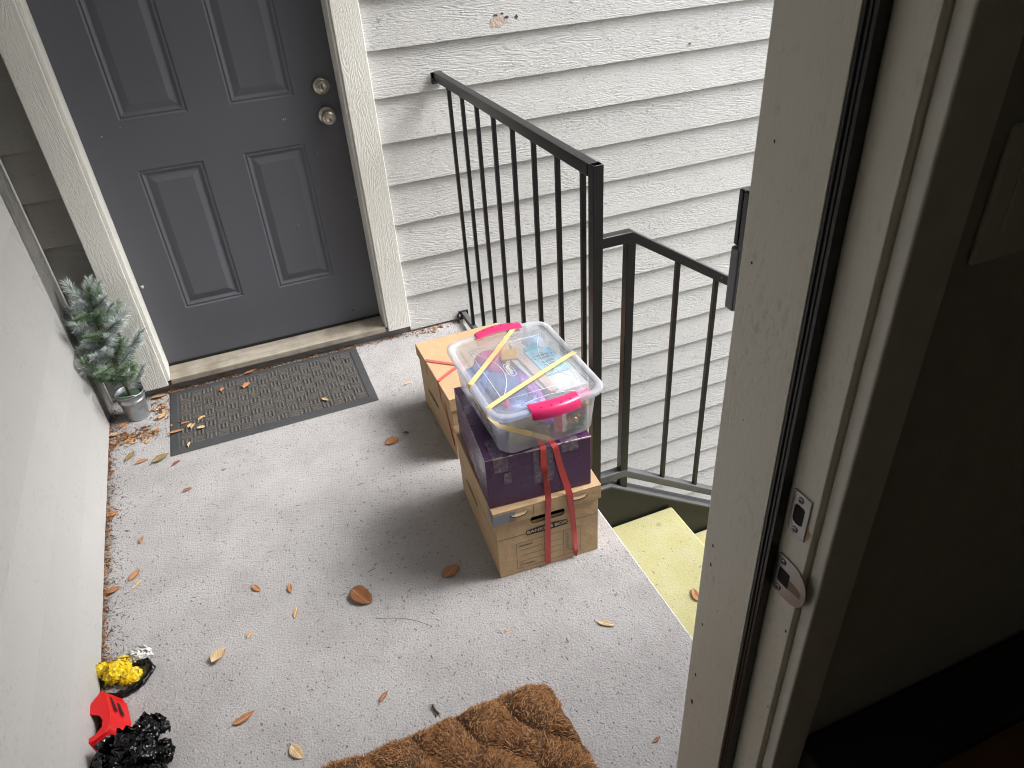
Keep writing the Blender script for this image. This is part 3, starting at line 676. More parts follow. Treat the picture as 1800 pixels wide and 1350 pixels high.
# ------------------------------------------------------------------ cardboard file boxes
def loc(root, s, n, z): return Vector((s, n, z))
def file_box(loc3, rz, W, D, H, label, seed, lidW=None):
    root = thing('file_box', label, 'cardboard box', loc3, rz, 'cardboard file boxes on the landing')
    th = .004; rn = random.Random(seed)
    # body: walls with an oval hand hole cut in the two short sides
    def wall_with_hole(y0, y1):
        hole = []
        for i in range(16):
            a = 2 * pi * i / 16; hole.append((W * .5 + (.036 if cos(a) > 0 else -.036) + .0145 * cos(a), H - .062 + .0145 * sin(a)))
        outer = []
        for (hx, hz) in hole:
            dx, dz = hx - W * .5, hz - (H - .062); outer.append((dx, dz))
        # outer loop: rectangle sampled in the same order
        rect = []
        for i in range(16):
            a = 2 * pi * (i + .0) / 16
            c_, s_ = cos(a), sin(a); k = 1 / max(abs(c_), abs(s_))
            rect.append((W * .5 + c_ * k * (W * .5), (H - .062) + (s_ * k * .062 if s_ > 0 else s_ * k * (H - .062))))
        mb = MB(); n = 16; vs = []
        for y in (y0, y1): vs += [(x, y, z) for x, z in rect] + [(x, y, z) for x, z in hole]
        fs = []
        for b in (0, 2 * n):
            for i in range(n): fs.append((b + i, b + (i + 1) % n, b + n + (i + 1) % n, b + n + i))
        for i in range(n): fs.append((n + i, n + (i + 1) % n, 3 * n + (i + 1) % n, 3 * n + i)); fs.append((i, (i + 1) % n, 2 * n + (i + 1) % n, 2 * n + i))
        return mb.add(vs, fs)
    mb = wall_with_hole(0, th); mb.v += []; m2 = wall_with_hole(D - th, D); mb.add(m2.v, m2.f)
    mb.box(0, th, th, D - th, .0, H); mb.box(W - th, W, th, D - th, .0, H); mb.box(th, W - th, th, D - th, .001, .005)
    mb.build('box_body', M['card'], root, world=False, bevel=.0012)
    MB().box(.03, W - .03, th + .003, th + .005, H - .098, H - .071).build('hole_flap', M['cardedge'], root, world=False)
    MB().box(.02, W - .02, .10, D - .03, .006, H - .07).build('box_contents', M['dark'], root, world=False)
    # lid
    o = .0065; lh = .045; lid = MB()
    lid.box(-o, W + o, -o, D + o, H, H + .005)
    lid.box(-o, W + o, -o, -o + .004, H - lh, H - .0002); lid.box(-o, W + o, D + o - .004, D + o, H - lh, H - .0002)
    lid.box(-o, -o + .004, -o + .0042, D + o - .0042, H - lh + .003, H - .0002); lid.box(W + o - .004, W + o, -o + .0042, D + o - .0042, H - lh + .003, H - .0002)
    L = lid.build('lid', M['card'], root, world=False, bevel=.002, seg=2)
    # folded tuck slots on the front lip
    for sx in (W * .22, W * .80):
        mb = MB()
        pts = [(sx - .024, -o - .0008, H - .014), (sx - .018, -o - .0028, H - .020), (sx, -o - .0034, H - .0225), (sx + .018, -o - .0028, H - .020), (sx + .024, -o - .0008, H - .014)]
        vs = []
        for p in pts: vs += [p, (p[0], p[1] + .0032, p[2] + .0065)]
        mb.add(vs, [(2 * i, 2 * i + 2, 2 * i + 3, 2 * i + 1) for i in range(4)]); mb.build('tuck_tab', M['cardedge'], L, world=False)
        mb = MB(); mb.tube([(p[0], p[1] - .0004, p[2] - .001) for p in pts], .0015, 5); mb.build('slot', M['dark'], L, world=False)
    MB().box(W * .36, W * .363, -o - .0006, -o - .0001, H - lh + .002, H - .002).build('lid_seam', M['printline'], L, world=False)
    return root, L
FX = lambda s, z, y=-.0006: Matrix.Translation((s, y, z)) @ Matrix.Rotation(pi / 2, 4, 'X')      # onto the front face
SX = lambda yy, z, x=-.0006: Matrix.Translation((x, yy, z)) @ Matrix.Rotation(-pi / 2, 4, 'Z') @ Matrix.Rotation(pi / 2, 4, 'X')
def hline(mb, s0, s1, z, w=.0009, y=-.0005): mb.box(s0, s1, y, y + .0004, z - w / 2, z + w / 2)
def vline(mb, s, z0, z1, w=.0009, y=-.0005): mb.box(s - w / 2, s + w / 2, y, y + .0004, z0, z1)
def logo_band(root, face, ctr, z, size, length, x_plane):
    """black shield-shaped band with the maker's words knocked out"""
    a = length / 2; h = size
    poly = [(-a, -h * .56), (-a, h * .40), (-a * .3, h * .60), (a * .3, h * .60), (a, h * .40), (a, -h * .56), (a * .3, -h * .66), (-a * .3, -h * .66)]
    mtx = (FX if face == 'F' else SX)(ctr, z, x_plane)
    mb = MB(); mb.prism(poly, 0, .0004, mtx); b = mb.build('printed_band', M['print'], root, world=False)
    off = Matrix.Translation((0, -h * .04, .0006))
    text_mesh('BANKERS BOX', h * .80, 'printed_words', M['printlite'], root, mtx @ off, .0001, .0004, 1.22)
def printed_form(root, W):
    mb = MB(); k = W / .30
    z0, z1, s0, s1 = .018, .118, .053, .245
    for z in (z0, z1): hline(mb, s0, s1, z)
    for s in (s0, s1, .194): vline(mb, s, z0, z1)
    for z in (.088, .066, .044): hline(mb, .062, .186, z, .0008)
    hline(mb, .198, .241, .112, .0007); hline(mb, .198, .241, .035, .0007)
    rn = random.Random(3)
    for i in range(9): hline(mb, .200, .200 + rn.uniform(.008, .014), .104 - i * .0075, .0016)
    hline(mb, .001, .086, .148, .0014); hline(mb, .206, W - .001, .148, .0014)
    for z in (.026, .034): hline(mb, .062, .070, z, .0007)
    for s in (.062, .070): vline(mb, s, .026, .034, .0007)
    mb.build('printed_form', M['printline'], root, world=False)
    text_mesh('CONTENTS:', .0075, 'printed_words', M['printline'], root, FX(.080, .105), .0001, .0003)
    text_mesh('FRAGILE', .0075, 'printed_words', M['printline'], root, FX(.090, .030), .0001, .0003)
front, flid = file_box((.397, 1.334, .0005), rad(-3.5), .300, .400, .253, 'front cardboard file box under the purple box, with printed form and grey tape', 1)
logo_band(front, 'F', .146, .152, .0185, .122, -.0012); printed_form(front, .300)
logo_band(front, 'L', .262, .105, .0155, .118, -.0012)
for y0_, y1_ in ((.002, .20), (.325, .398)): MB().box(-.0008, -.0004, y0_, y1_, .1475, .1487).build('printed_line', M['printline'], front, world=False)
# duct tape over the lid corner
mb = MB(); h = .253
mb.box(-.0073, .056, -.0075, -.0069, h - .038, h - .002); mb.box(-.0075, -.0069, -.0074, .040, h - .038, h - .002)
mb.build('grey_tape', M['greytape'], flid, world=False, bevel=.0004)
rear, rlid = file_box((.4535, 1.885, .0005), rad(.4), .312, .385, .252, 'rear cardboard file box beside the railing, crossed by a red band', 2)
logo_band(rear, 'L', .262 - .02, .105, .0155, .118, -.0012)

# ------------------------------------------------------------------ purple box
pb = thing('purple_box', 'scuffed glossy purple carton with clear packing tape, between cardboard box and plastic bin', 'box', (.392, 1.351, .2590), rad(-5.3))
PW, PD, PH = .288, .352, .165
mb = MB(); mb.box(0, PW, 0, PD, 0, PH); mb.build('carton', M['purple'], pb, world=False, bevel=.002)
rn = random.Random(8)
def fray(a, b, n, wmax):
    a, b = Vector(a), Vector(b)
    for i in range(n):
        t0 = rn.random(); l = rn.uniform(.004, .022); p = a.lerp(b, t0); q = a.lerp(b, min(1, t0 + l / (b - a).length))
        mb.bar(p, q, rn.uniform(.0012, wmax * 1.3), rn.uniform(.0012, wmax * 1.3))
for ea, eb, en, ew in (((-.0003, -.0003, 0), (-.0003, -.0003, PH), 26, .003), ((0, -.0003, PH + .0002), (PW, -.0003, PH + .0002), 34, .0028), ((-.0003, 0, PH), (-.0003, PD, PH), 12, .0026), ((PW, -.0003, 0), (PW, -.0003, PH), 10, .0026)):
    mb = MB(); fray(ea, eb, en, ew); ea, eb = Vector(ea), Vector(eb); mb.bar(ea, eb, .0009, .0009)
    mb.build('worn_edge', M['worn'], pb, world=False)
def tape_front(x0, x1, zlow, depth):
    tp = MB()
    zs_ = [PH - (PH - zlow) * i / 6 for i in range(7)]; vs = []
    vs += [(x0, depth, PH + .0012), (x1, depth, PH + .0012), (x0, -.0012, PH + .0012), (x1, -.0012, PH + .0012)]
    for z in zs_[1:]: vs += [(x0 + rn.uniform(-.001, .001), -.0012, z), (x1 + rn.uniform(-.001, .001), -.0012, z)]
    tp.add(vs, [(2 * i, 2 * i + 1, 2 * i + 3, 2 * i + 2) for i in range(len(vs) // 2 - 1)]); tp.build('packing_tape', M['tape'], pb, world=False)
tape_front(.020, .060, .118, .08); tape_front(.128, .182, .050, .05); tape_front(.205, .252, .135, .09)
MB().box(.045, .066, -.0016, -.0008, .075, .112).build('packing_tape', M['tape'], pb, world=False)

# ------------------------------------------------------------------ ribbons
def ribbon(pts, side, wid, name, mat, parent=None, world=True, th=.0012, sub=6):
    """flat elastic band through pts; side = width direction at each point"""
    P = [Vector(p) for p in pts]; Sd = [Vector(s_) for s_ in side]
    def cr(A, i, t):
        a, b, c, d_ = A[max(i - 1, 0)], A[i], A[i + 1], A[min(i + 2, len(A) - 1)]
        return .5 * ((2 * b) + (c - a) * t + (2 * a - 5 * b + 4 * c - d_) * t * t + (3 * b - a - 3 * c + d_) * t ** 3)
    C_, D_, W_ = [], [], []
    wl = wid if isinstance(wid, list) else [wid] * len(P)
    for i in range(len(P) - 1):
        for q in range(sub):
            t = q / sub; C_.append(P[i].lerp(P[i + 1], t) if (P[i + 1] - P[i]).length < .03 else cr(P, i, t) * .25 + P[i].lerp(P[i + 1], t) * .75); D_.append(Sd[i].lerp(Sd[i + 1], t).normalized()); W_.append(wl[i] + (wl[i + 1] - wl[i]) * t)
    C_.append(P[-1]); D_.append(Sd[-1].normalized()); W_.append(wl[-1]); n = len(C_); vs = []
    for i in range(n):
        tn = (C_[min(i + 1, n - 1)] - C_[max(i - 1, 0)]).normalized(); dd = (D_[i] - tn * D_[i].dot(tn)).normalized(); nn = tn.cross(dd)
        for a, b in ((-1, -1), (1, -1), (1, 1), (-1, 1)): vs.append(C_[i] + dd * a * W_[i] / 2 + nn * b * th / 2)
    mb = MB(); mb.add(vs, [(i * 4 + j, i * 4 + (j + 1) % 4, i * 4 + 4 + (j + 1) % 4, i * 4 + 4 + j) for i in range(n - 1) for j in range(4)] + [(0, 1, 2, 3), ((n - 1) * 4 + 3, (n - 1) * 4 + 2, (n - 1) * 4 + 1, (n - 1) * 4)], True)
    o = mb.build(name, mat, parent, world=world)
    ed = o.modifiers.new('es', 'EDGE_SPLIT'); ed.split_angle = rad(50)
    return o
FM = Matrix.Translation((.397, 1.334, 0)) @ Matrix.Rotation(rad(-3.5), 4, 'Z')
f = lambda s, n, z: FM @ Vector((s, n, z))
ex = FM.to_3x3() @ Vector((1, 0, 0)); ey = FM.to_3x3() @ Vector((0, 1, 0))
rb = thing('red_band', 'red elastic band with two strands down the front of the purple and cardboard boxes', 'elastic band', tuple(f(.17, 0, .2)))
ribbon([f(.150, .05, .4255), f(.149, .012, .4262), f(.1485, .0075, .4220), f(.147, .0045, .372), f(.1485, -.002, .335), f(.150, -.005, .300), f(.1505, -.0095, .262), f(.1500, -.0100, .250), f(.1480, -.0080, .205), f(.145, -.0045, .10), f(.1425, -.0035, .008)],
       [ex, ex, ex, ex, ex * .6 - ey * .8, ex * .9 - ey * .4, ex, ex, ex, ex, ex], [.016, .016, .016, .018, .014, .016, .017, .017, .017, .017, .017], 'strand', M['redband'], rb)
ribbon([f(.176, .05, .4255), f(.1785, .010, .4262), f(.181, .0055, .4220), f(.193, .002, .350), f(.206, -.004, .290), f(.212, -.0100, .257), f(.2125, -.0102, .248), f(.218, -.0085, .19), f(.2235, -.0060, .12), f(.229, -.0045, .04), f(.2275, -.0055, .008)],
       [ex, ex, ex, ex, ex, ex, ex, ex, ex, ex * .8 + ey * .5, ex * .3 - ey * .8], [.016, .016, .016, .017, .018, .018, .018, .016, .015, .014, .010], 'strand', M['redband'], rb)
rb2 = thing('red_band', 'pale red elastic band making a V on the lid of the rear cardboard box', 'elastic band', (.5, 2.07, .26))
zl = .2600; ux = Vector((.15, 1, 0)); L0 = .4455
ribbon([(L0, 2.148, .20), (L0 - .0008, 2.145, .250), (L0 + .0035, 2.142, zl), (.50, 2.098, zl), (.560, 2.048, zl)], [(0, 1, 0), (0, 1, 0), (.2, 1, 0), (.3, 1, 0), (.3, 1, 0)], .013, 'strand', M['redband2'], rb2)
ribbon([(.570, 2.070, zl + .0016), (.51, 2.038, zl + .0008), (L0 + .0035, 1.998, zl), (L0 - .0008, 1.994, .250), (L0 - .0012, 1.975, .20), (L0 + .0045, 1.945, .14), (L0 + .0055, 1.90, .05)], [(-.5, 1, 0), (-.5, 1, 0), (-.4, 1, 0), (0, 1, -.1), (0, 1, -.3), (0, 1, -.5), (0, 1, -.5)], .013, 'strand', M['redband2'], rb2)

# ------------------------------------------------------------------ clear plastic bin
bx0, bx1, by0, by1, bz0, bzl = .399, .701, 1.268, 1.664, .4248, .6040
bin_ = thing('plastic_bin', 'clear lidded plastic bin with magenta latch handles on top of the stack', 'storage bin', (.55, 1.47, bz0))
def rr(x0, x1, y0, y1, r, n=8):
    p = []
    for cx, cy, a0 in ((x1 - r, y1 - r, 0), (x0 + r, y1 - r, 90), (x0 + r, y0 + r, 180), (x1 - r, y0 + r, 270)):
        for i in range(n): a = rad(a0 + 90 * i / (n - 1)); p.append((cx + r * cos(a), cy + r * sin(a)))
    return p
def loft(levels, n=8, cap0=True, cap1=False):
    mb = MB(); vs = []; k = 4 * n
    for x0, x1, y0, y1, r, z in levels: vs += [(x, y, z) for x, y in rr(x0, x1, y0, y1, r, n)]
    fs = [(i * k + j, i * k + (j + 1) % k, (i + 1) * k + (j + 1) % k, (i + 1) * k + j) for i in range(len(levels) - 1) for j in range(k)]
    if cap0: fs.append(tuple(range(k - 1, -1, -1)))
    if cap1: fs.append(tuple((len(levels) - 1) * k + j for j in range(k)))
    return mb.add(vs, fs, True)
def lv(d, r, z): return (bx0 + d, bx1 - d, by0 + d, by1 - d, r, z)
loft([lv(.033, .030, bz0 + .0004), lv(.029, .034, bz0 + .003), lv(.024, .036, bz0 + .012), lv(.018, .040, bz0 + .10), lv(.013, .042, bzl - .024), lv(.0055, .046, bzl - .022), lv(.0050, .046, bzl - .016)]).build('tub', M['plastic'], bin_)
loft([lv(.0022, .046, bzl - .018), lv(0, .047, bzl - .016), lv(0, .047, bzl - .005), lv(.003, .046, bzl - .0008), lv(.008, .044, bzl), lv(.014, .041, bzl - .0005), lv(.017, .039, bzl - .005)], cap0=False).build('lid_rim', M['plasticrim'], bin_)
ld = loft([lv(.0172, .039, bzl - .0052), lv(.019, .038, bzl - .0075), lv(.030, .034, bzl - .0075), lv(.033, .032, bzl - .0055)], cap0=False, cap1=True).build('lid_panel', M['plasticlid'], bin_)
zr = bzl - .0045
rg = MB()
def ridge(pts, r=.0011): rg.tube([(x, y, zr) for x, y in pts], r, 6)
cx0, cx1, cy0, cy1 = .452, .655, 1.345, 1.592
ridge([(cx0 + .006, cy1), (cx1 - .006, cy1 - .004)]); ridge([(cx0 + .006, cy0), (cx1 - .006, cy0)])
arcL = [(cx0 + .048 * sin(pi * t), cy1 + (cy0 - cy1) * t) for t in [i / 24 for i in range(25)]]
ridge(arcL); ridge([(cx0, cy1), (cx0, cy0)]); ridge([(cx1 + .048 * -sin(pi * i / 24) * .9, cy1 + (cy0 - cy1) * i / 24) for i in range(25)]); ridge([(cx1, cy1), (cx1, cy0)])
ridge([(cx0 + .09 + .06 * t, cy1 - .001 + .018 * sin(pi * t)) for t in [i / 12 for i in range(13)]])
ridge([(.485 + .14 * t, 1.305 + .012 * sin(pi * t)) for t in [i / 16 for i in range(17)]]); ridge([(.56 + .06 * t, 1.62 + .010 * sin(pi * t)) for t in [i / 12 for i in range(13)]], .001)
ov = [(.517 + x, 1.462 + y) for x, y in rr(-.0095, .0095, -.030, .030, .0094, 8)]; ridge(ov + [ov[0]], .0008)
rg.build('moulded_ridges', M['plasticridge'], ld)
text_mesh('Sterilite', .0145, 'embossed_words', M['plasticridge'], bin_, Matrix.Translation((.517, 1.462, zr)) @ Matrix.Rotation(-pi / 2, 4, 'Z') @ Matrix.Identity(4), .0004)
for o in bin_.children:
    if o.name.startswith('embossed'): o.location = -Vector(bin_.location)
def handle(yd, cx, half):
    """latch: sits over the rim, bows outward, yd = -1 front / +1 back"""
    prof = [(-.030, .0005), (-.024, .0045), (-.010, .0062), (.0015, .0035), (.0062, -.006), (.0085, -.016), (.0090, -.028), (.0070, -.0285), (.0055, -.016), (.0030, -.007), (-.004, .0005), (-.020, .0005)]
    ye = by0 if yd < 0 else by1; mb = MB(); vs = []; n = len(prof); K = 24
    for i in range(K + 1):
        t = -1 + 2 * i / K; bow = .012 * (1 - t * t); end = 1 if abs(t) < .99 else .96; lift = .0035 * (1 - t * t)
        for a, z in prof: vs.append((cx + t * half, ye + yd * (a * end + bow * (1 if a > -.005 else .75)), bzl + z * end + lift + .0006))
    mb.add(vs, [(i * n + j, (i + 1) * n + j, (i + 1) * n + (j + 1) % n, i * n + (j + 1) % n) for i in range(K) for j in range(n)] + [tuple(range(n)), tuple(K * n + j for j in range(n - 1, -1, -1))], True)
    h_ = mb.build('handle', M['magenta'], bin_); h_.modifiers.new('e', 'EDGE_SPLIT').split_angle = rad(55)
    for q in (-.6, -.2, .2, .6):
        mb = MB()
        x = cx + q * half; y = ye + yd * (-.007 + .012 * (1 - q * q)); z = bzl + .0062 + .0035 * (1 - q * q)
        mb.prism([(x - .0032, y - .003), (x + .0032, y - .003), (x, y + .003)], z - .0006, z + .0009)
        mb.build('grip_mark', M['magentadark'], h_)
handle(-1, .556, .063); handle(1, .560, .066)

# contents of the bin, each its own thing
def item(name, label, cat, mb, mat, **k): o = mb.build(name, mat, None, **k); return tag(o, label, cat)
RZ = lambda cx, cy, z, a, tx=0.: Matrix.Translation((cx, cy, z)) @ Matrix.Rotation(rad(a), 4, 'Z') @ Matrix.Rotation(rad(tx), 4, 'X')
def lump(cx, cy, cz, rx, ry, rz_, seed, amp=.25, sub=4, fold=0., folds=14, dirs=None):
    bm = bmesh.new(); bmesh.ops.create_icosphere(bm, subdivisions=sub, radius=1); rn = random.Random(seed)
    pl = [(Vector((rn.gauss(0, 1), rn.gauss(0, 1), rn.gauss(0, 1))).normalized(), rn.uniform(-.7, .7)) for _ in range(folds)]
    mb = MB(); vs = []
    for v in bm.verts:
        p = v.co.copy(); r = 1 + amp * noise.noise(p * 1.4 + Vector((seed, 0, 0))) + amp * .4 * noise.noise(p * 3.5 + Vector((0, seed, 0)))
        if fold:
            s_ = 0
            for i, (nn, c_) in enumerate(pl):
                w_ = p.dot(nn) + .25 * noise.noise(p * 1.8 + Vector((i * 3.1, seed, 0))) - c_; s_ += max(0, 1 - abs(w_) * (2.6 + 1.3 * (i % 3))) * (1 if i % 3 else -.8)
            r += fold * (math.tanh(s_ * .8) * 1.3) + fold * .35 * (abs(noise.noise(p * 5 + Vector((seed, 2, 0)))) - .2)
        vs.append(Vector((cx + p.x * r * rx, cy + p.y * r * ry, cz + p.z * r * rz_)))
    fs = [tuple(x.index for x in f_.verts) for f_ in bm.faces]; bm.free()
    mb.add(vs, fs, True); return mb
def clampz(mb, z0, z1=9):
    for v in mb.v: v.z = min(max(v.z, z0), z1)
    return mb
def clampbin(mb):
    for v in mb.v:
        g = .040 - .018 * min(1, max(0, (v.z - bz0) / .16)) ; v.x = min(max(v.x, bx0 + g), bx1 - g); v.y = min(max(v.y, by0 + g), by1 - g)
    return clampz(mb, bz0 + .003, bzl - .010)
M['bluecloth'] = simple('blue_cloth', (.05, .14, .48), .8, 0., (60, .5, .004), .25, 20)
M['navyblue'] = simple('navy_fabric', (.10, .17, .42), .75, 0., (60, .5, .004), .4, 30)
M['pinkpouch'] = simple('pink_pouch', (.72, .06, .30), .5, 0., None, .12, 20)
M['yellowitem'] = simple('yellow_card', (.75, .42, .05), .6)
M['violet'] = simple('violet_fabric', (.46, .18, .64), .7, 0., None, .3, 30)
M['palecard'] = simple('pale_pink_card', (.66, .52, .47), .7)
M['whitecard'] = simple('white_paper', (.72, .72, .70), .7)
def booklet_mat():
    k = Mt('blue_booklet_cover', (.2, .6, .8), .5)
    sel = k.ramp(k.voro(95., out='Distance'), [(.22, 1.), (.28, 0.)])
    k.color(k.mix(k.math('MULTIPLY', sel, k.ramp(k.voro(95., out='Color'), [(.35, 0.), (.37, 1.)])), k.mix(k.noise(20., 2), (.20, .58, .80), (.34, .70, .88)), (.02, .05, .09)))
    return k.m
M['booklet'] = booklet_mat()
M['teal'] = simple('teal_card', (.06, .42, .55), .6)
def old_card():
    k = Mt('printed_cream_card', (.50, .44, .32), .7)
    wv = k.noise(26., 4, .6, None, 1.5)
    k.color(k.mix(k.ramp(wv, [(.47, 0.), (.5, .8), (.53, 0.)]), (.52, .46, .35), (.12, .12, .13))); return k.m
M['oldcard'] = old_card()
M['redtape'] = simple('red_label', (.55, .02, .03), .4)
M['bgold'] = simple('gold_bead', (.75, .48, .12), .2, .9, None, .05); M['bgreen'] = simple('green_bead', (.01, .22, .08), .15, .6, None, .05); M['bpurple'] = simple('purple_bead', (.16, .03, .28), .15, .6, None, .05)
zi = bzl - .022
item('blue_cloth', 'blue folded cloth in the left rear corner of the plastic bin', 'cloth', clampbin(lump(.448, 1.505, zi - .045, .036, .070, .048, 3, .2)), M['bluecloth'])
item('pink_pouch', 'hot pink pouch near the rear handle of the plastic bin', 'pouch', clampbin(lump(.500, 1.572, zi - .040, .045, .050, .045, 5, .2)), M['pinkpouch'])
item('yellow_card', 'small yellow card lying between the pink pouch and navy bag', 'card', MB().box(-.022, .022, -.024, .024, -.004, .004, RZ(.548, 1.545, zi + .004, -18, 5)), M['yellowitem'], bevel=.002)
item('navy_bag', 'crumpled navy patterned bag in the middle of the bin', 'bag', clampbin(lump(.492, 1.42, zi - .050, .066, .100, .052, 9, .25, 5, .05)), M['navyblue'])
item('violet_cloth', 'violet cloth strip across the front part of the bin', 'cloth', clampbin(lump(.545, 1.40, zi - .055, .030, .115, .054, 12, .3, 4, .05)), M['violet'])
item('pink_scrap', 'small bright pink scrap at the front left of the bin', 'cloth', clampbin(lump(.462, 1.352, zi - .028, .014, .018, .030, 15, .3)), M['pinkpouch'])
item('blue_wrapping', 'pale blue crumpled wrapping behind the bin front latch', 'wrapping', clampbin(lump(.498, 1.348, zi - .060, .070, .022, .058, 17, .3, 5, .08)), simple('pale_blue_wrap', (.22, .30, .66), .35))
item('card_strip', 'long pale pink card strip left of the blue booklet', 'card', MB().box(-.012, .012, -.118, .100, -.003, .003, RZ(.578, 1.462, zi + .002, 5, 2)), M['palecard'], bevel=.001)
item('cream_strip', 'cream card strip beside the violet cloth in the bin', 'card', MB().box(-.009, .009, -.105, .075, -.002, .002, RZ(.560, 1.475, zi - .004, 8, 2)), M['whitecard'], bevel=.001)
bk = thing('booklet', 'light blue dotted booklet with dark lettering under the bin lid', 'booklet', (.628, 1.475, zi), rad(4))
MB().box(-.036, .036, -.062, .062, 0, .005).build('cover', M['booklet'], bk, world=False, bevel=.001)
mb = MB(); rn = random.Random(2)
for r_, (y, w_) in enumerate(((.028, .034), (.014, .030), (-.006, .036), (-.020, .030))):
    x = -.018
    while x < -.018 + w_: l = rn.uniform(.0015, .003); mb.box(x, x + l, y - rn.uniform(.002, .004), y + rn.uniform(.002, .005), .0052, .0058); x += l + .0014
mb.build('lettering', M['print'], bk, world=False)
item('teal_card', 'teal card sticking out behind the blue booklet', 'card', MB().box(-.022, .022, -.014, .014, -.002, .002, RZ(.618, 1.552, zi - .003, 8)), M['teal'])
item('white_paper', 'white paper sheets below the blue booklet at the bin right side', 'paper', MB().box(-.044, .044, -.090, .070, -.003, .003, RZ(.632, 1.430, zi - .008, 2)), M['whitecard'], bevel=.001)
item('pale_box', 'pale box filling the bin underneath the white paper', 'box', MB().box(.575, .672, 1.36, 1.62, bz0 + .003, zi - .016), M['palecard'], bevel=.003)
item('blue_packet', 'light blue packet at the right rear of the bin', 'packet', clampbin(lump(.640, 1.60, zi - .050, .040, .034, .055, 21, .2)), simple('sky_packet', (.30, .50, .75), .5))
item('printed_card', 'cream card with grey line drawing inside the bin front wall', 'card', MB().box(-.052, .058, -.0015, .0015, -.058, .058, Matrix.Translation((.500, 1.3080, bz0 + .072)) @ Matrix.Rotation(rad(7), 4, 'X')), M['oldcard'])
item('red_labelled_card', 'white card with a red stripe inside the bin front, left of the beads', 'card', MB().box(.5705, .6030, 1.3112, 1.3140, bz0 + .010, bz0 + .140), M['whitecard'])
item('red_label', 'red label stripe between the cream card and the beads', 'label', MB().box(.5745, .5905, 1.3080, 1.3105, bz0 + .014, bz0 + .132), M['redtape'])
rn = random.Random(11)
for nm, lab, mt, r0, n_ in (('gold_beads', 'string of gold beads behind the right front wall of the bin', 'bgold', .0062, 15), ('green_beads', 'string of green beads among the gold and purple beads in the bin', 'bgreen', .0050, 14), ('purple_beads', 'string of purple beads among the gold and green beads in the bin', 'bpurple', .0048, 13)):
    mb = MB(); x, z, a = .630, bz0 + .05, rn.random() * 6
    for i in range(n_):
        r_ = r0 * rn.choice((.7, 1., 1.25)); a += rn.uniform(-1.2, 1.2); x += cos(a) * r_ * 2.1; z += sin(a) * r_ * 2.1
        if not .608 < x < .655: a = pi - a; x = min(max(x, .608), .655)
        if not bz0 + .014 < z < bz0 + .125: a = -a; z = min(max(z, bz0 + .014), bz0 + .125)
        mb.lathe([(max(.0001, r_ * sin(pi * q / 8)), -r_ * cos(pi * q / 8)) for q in range(9)], (x, 1.308 + rn.uniform(0, .018), z), 'z', 12); mb.v[-108:] = [Vector((v.x, v.y, z + (v.z - z) * 1.28)) for v in mb.v[-108:]]
    item(nm, lab, 'beads', mb, M[mt])
item('dark_ornament', 'dark ornament lump behind the beads in the bin', 'ornament', clampbin(lump(.632, 1.345, bz0 + .055, .028, .012, .050, 25, .3)), simple('dark_orn', (.12, .10, .07), .5))
item('pink_bag_scrap', 'pink bag scrap above the beads under the front latch', 'bag', clampbin(lump(.648, 1.318, bzl - .040, .028, .016, .014, 27, .3)), M['pinkpouch'])

BIN_END = True
yb_ = thing('yellow_band', 'pale yellow elastic bands crossing the lid and sides of the clear bin', 'elastic band', (.55, 1.4, .6))
zt = bzl + .0016
ribbon([(.618, 1.6500, .50), (.622, 1.6655, .585), (.620, 1.667, .598), (.613, 1.656, zt), (.512, 1.550, zt), (.4140, 1.451, zt), (.4025, 1.440, zt - .001), (.3975, 1.436, .598), (.3975, 1.433, .585), (.4120, 1.425, .53), (.4290, 1.400, .445), (.4370, 1.395, .424)],
       [(1, 0, 0), (1, 0, 0), (1, 0, 0), (1, -1, 0), (1, -1, 0), (.6, -1, 0), (.3, -1, 0), (0, -1, 0), (0, -1, 0), (0, -1, 0), (0, -1, .2), (0, -1, .3)], .0135, 'strand', M['yellowband'], yb_)
ribbon([(.706, 1.468, .56), (.7025, 1.460, .590), (.698, 1.456, zt), (.560, 1.396, zt), (.4200, 1.333, zt), (.4080, 1.326, zt - .001), (.4000, 1.319, .597), (.4000, 1.314, .585), (.4190, 1.290, .563), (.4420, 1.2815, .548), (.486, 1.2855, .507), (.530, 1.2980, .458), (.555, 1.3060, .428)],
       [(0, 1, 0), (0, 1, 0), (-.45, 1, 0), (-.45, 1, 0), (-.3, 1, 0), (-.1, 1, 0), (0, 1, 0), (0, 1, .1), (.4, .5, .6), (.6, .1, .8), (.7, 0, .7), (.7, 0, .75), (.7, 0, .75)], [.0135] * 6 + [.012, .011, .010, .014, .016, .016, .016], 'strand', M['yellowband'], yb_)
# the bin stands 14 cm tall: settle tub, lid, bands and contents to that height
kz, kx = (.565 - bz0) / (bzl - bz0), 1.0384
def FF(p): return Vector((p.x * kx, p.y * kx, bz0 + (p.z - bz0) * kz))
def settle(o, M0, M1):
    L_ = M0 @ o.matrix_basis if o.type == 'MESH' else M0
    if o.type == 'MESH':
        if o.parent is None: L_ = Matrix.Identity(4)
        inv = M1.inverted()
        for v in o.data.vertices: v.co = inv @ FF(L_ @ v.co)
        if o.parent is not None: o.location = (0, 0, 0)
    for c_ in o.children: settle(c_, M0, M1)
names = ['plastic_bin', 'yellow_band', 'blue_cloth', 'pink_pouch', 'yellow_card', 'navy_bag', 'violet_cloth', 'pink_scrap', 'blue_wrapping', 'card_strip', 'cream_strip', 'booklet', 'teal_card', 'white_paper', 'pale_box', 'blue_packet', 'printed_card', 'red_labelled_card', 'red_label', 'gold_beads', 'green_beads', 'purple_beads', 'dark_ornament', 'pink_bag_scrap']
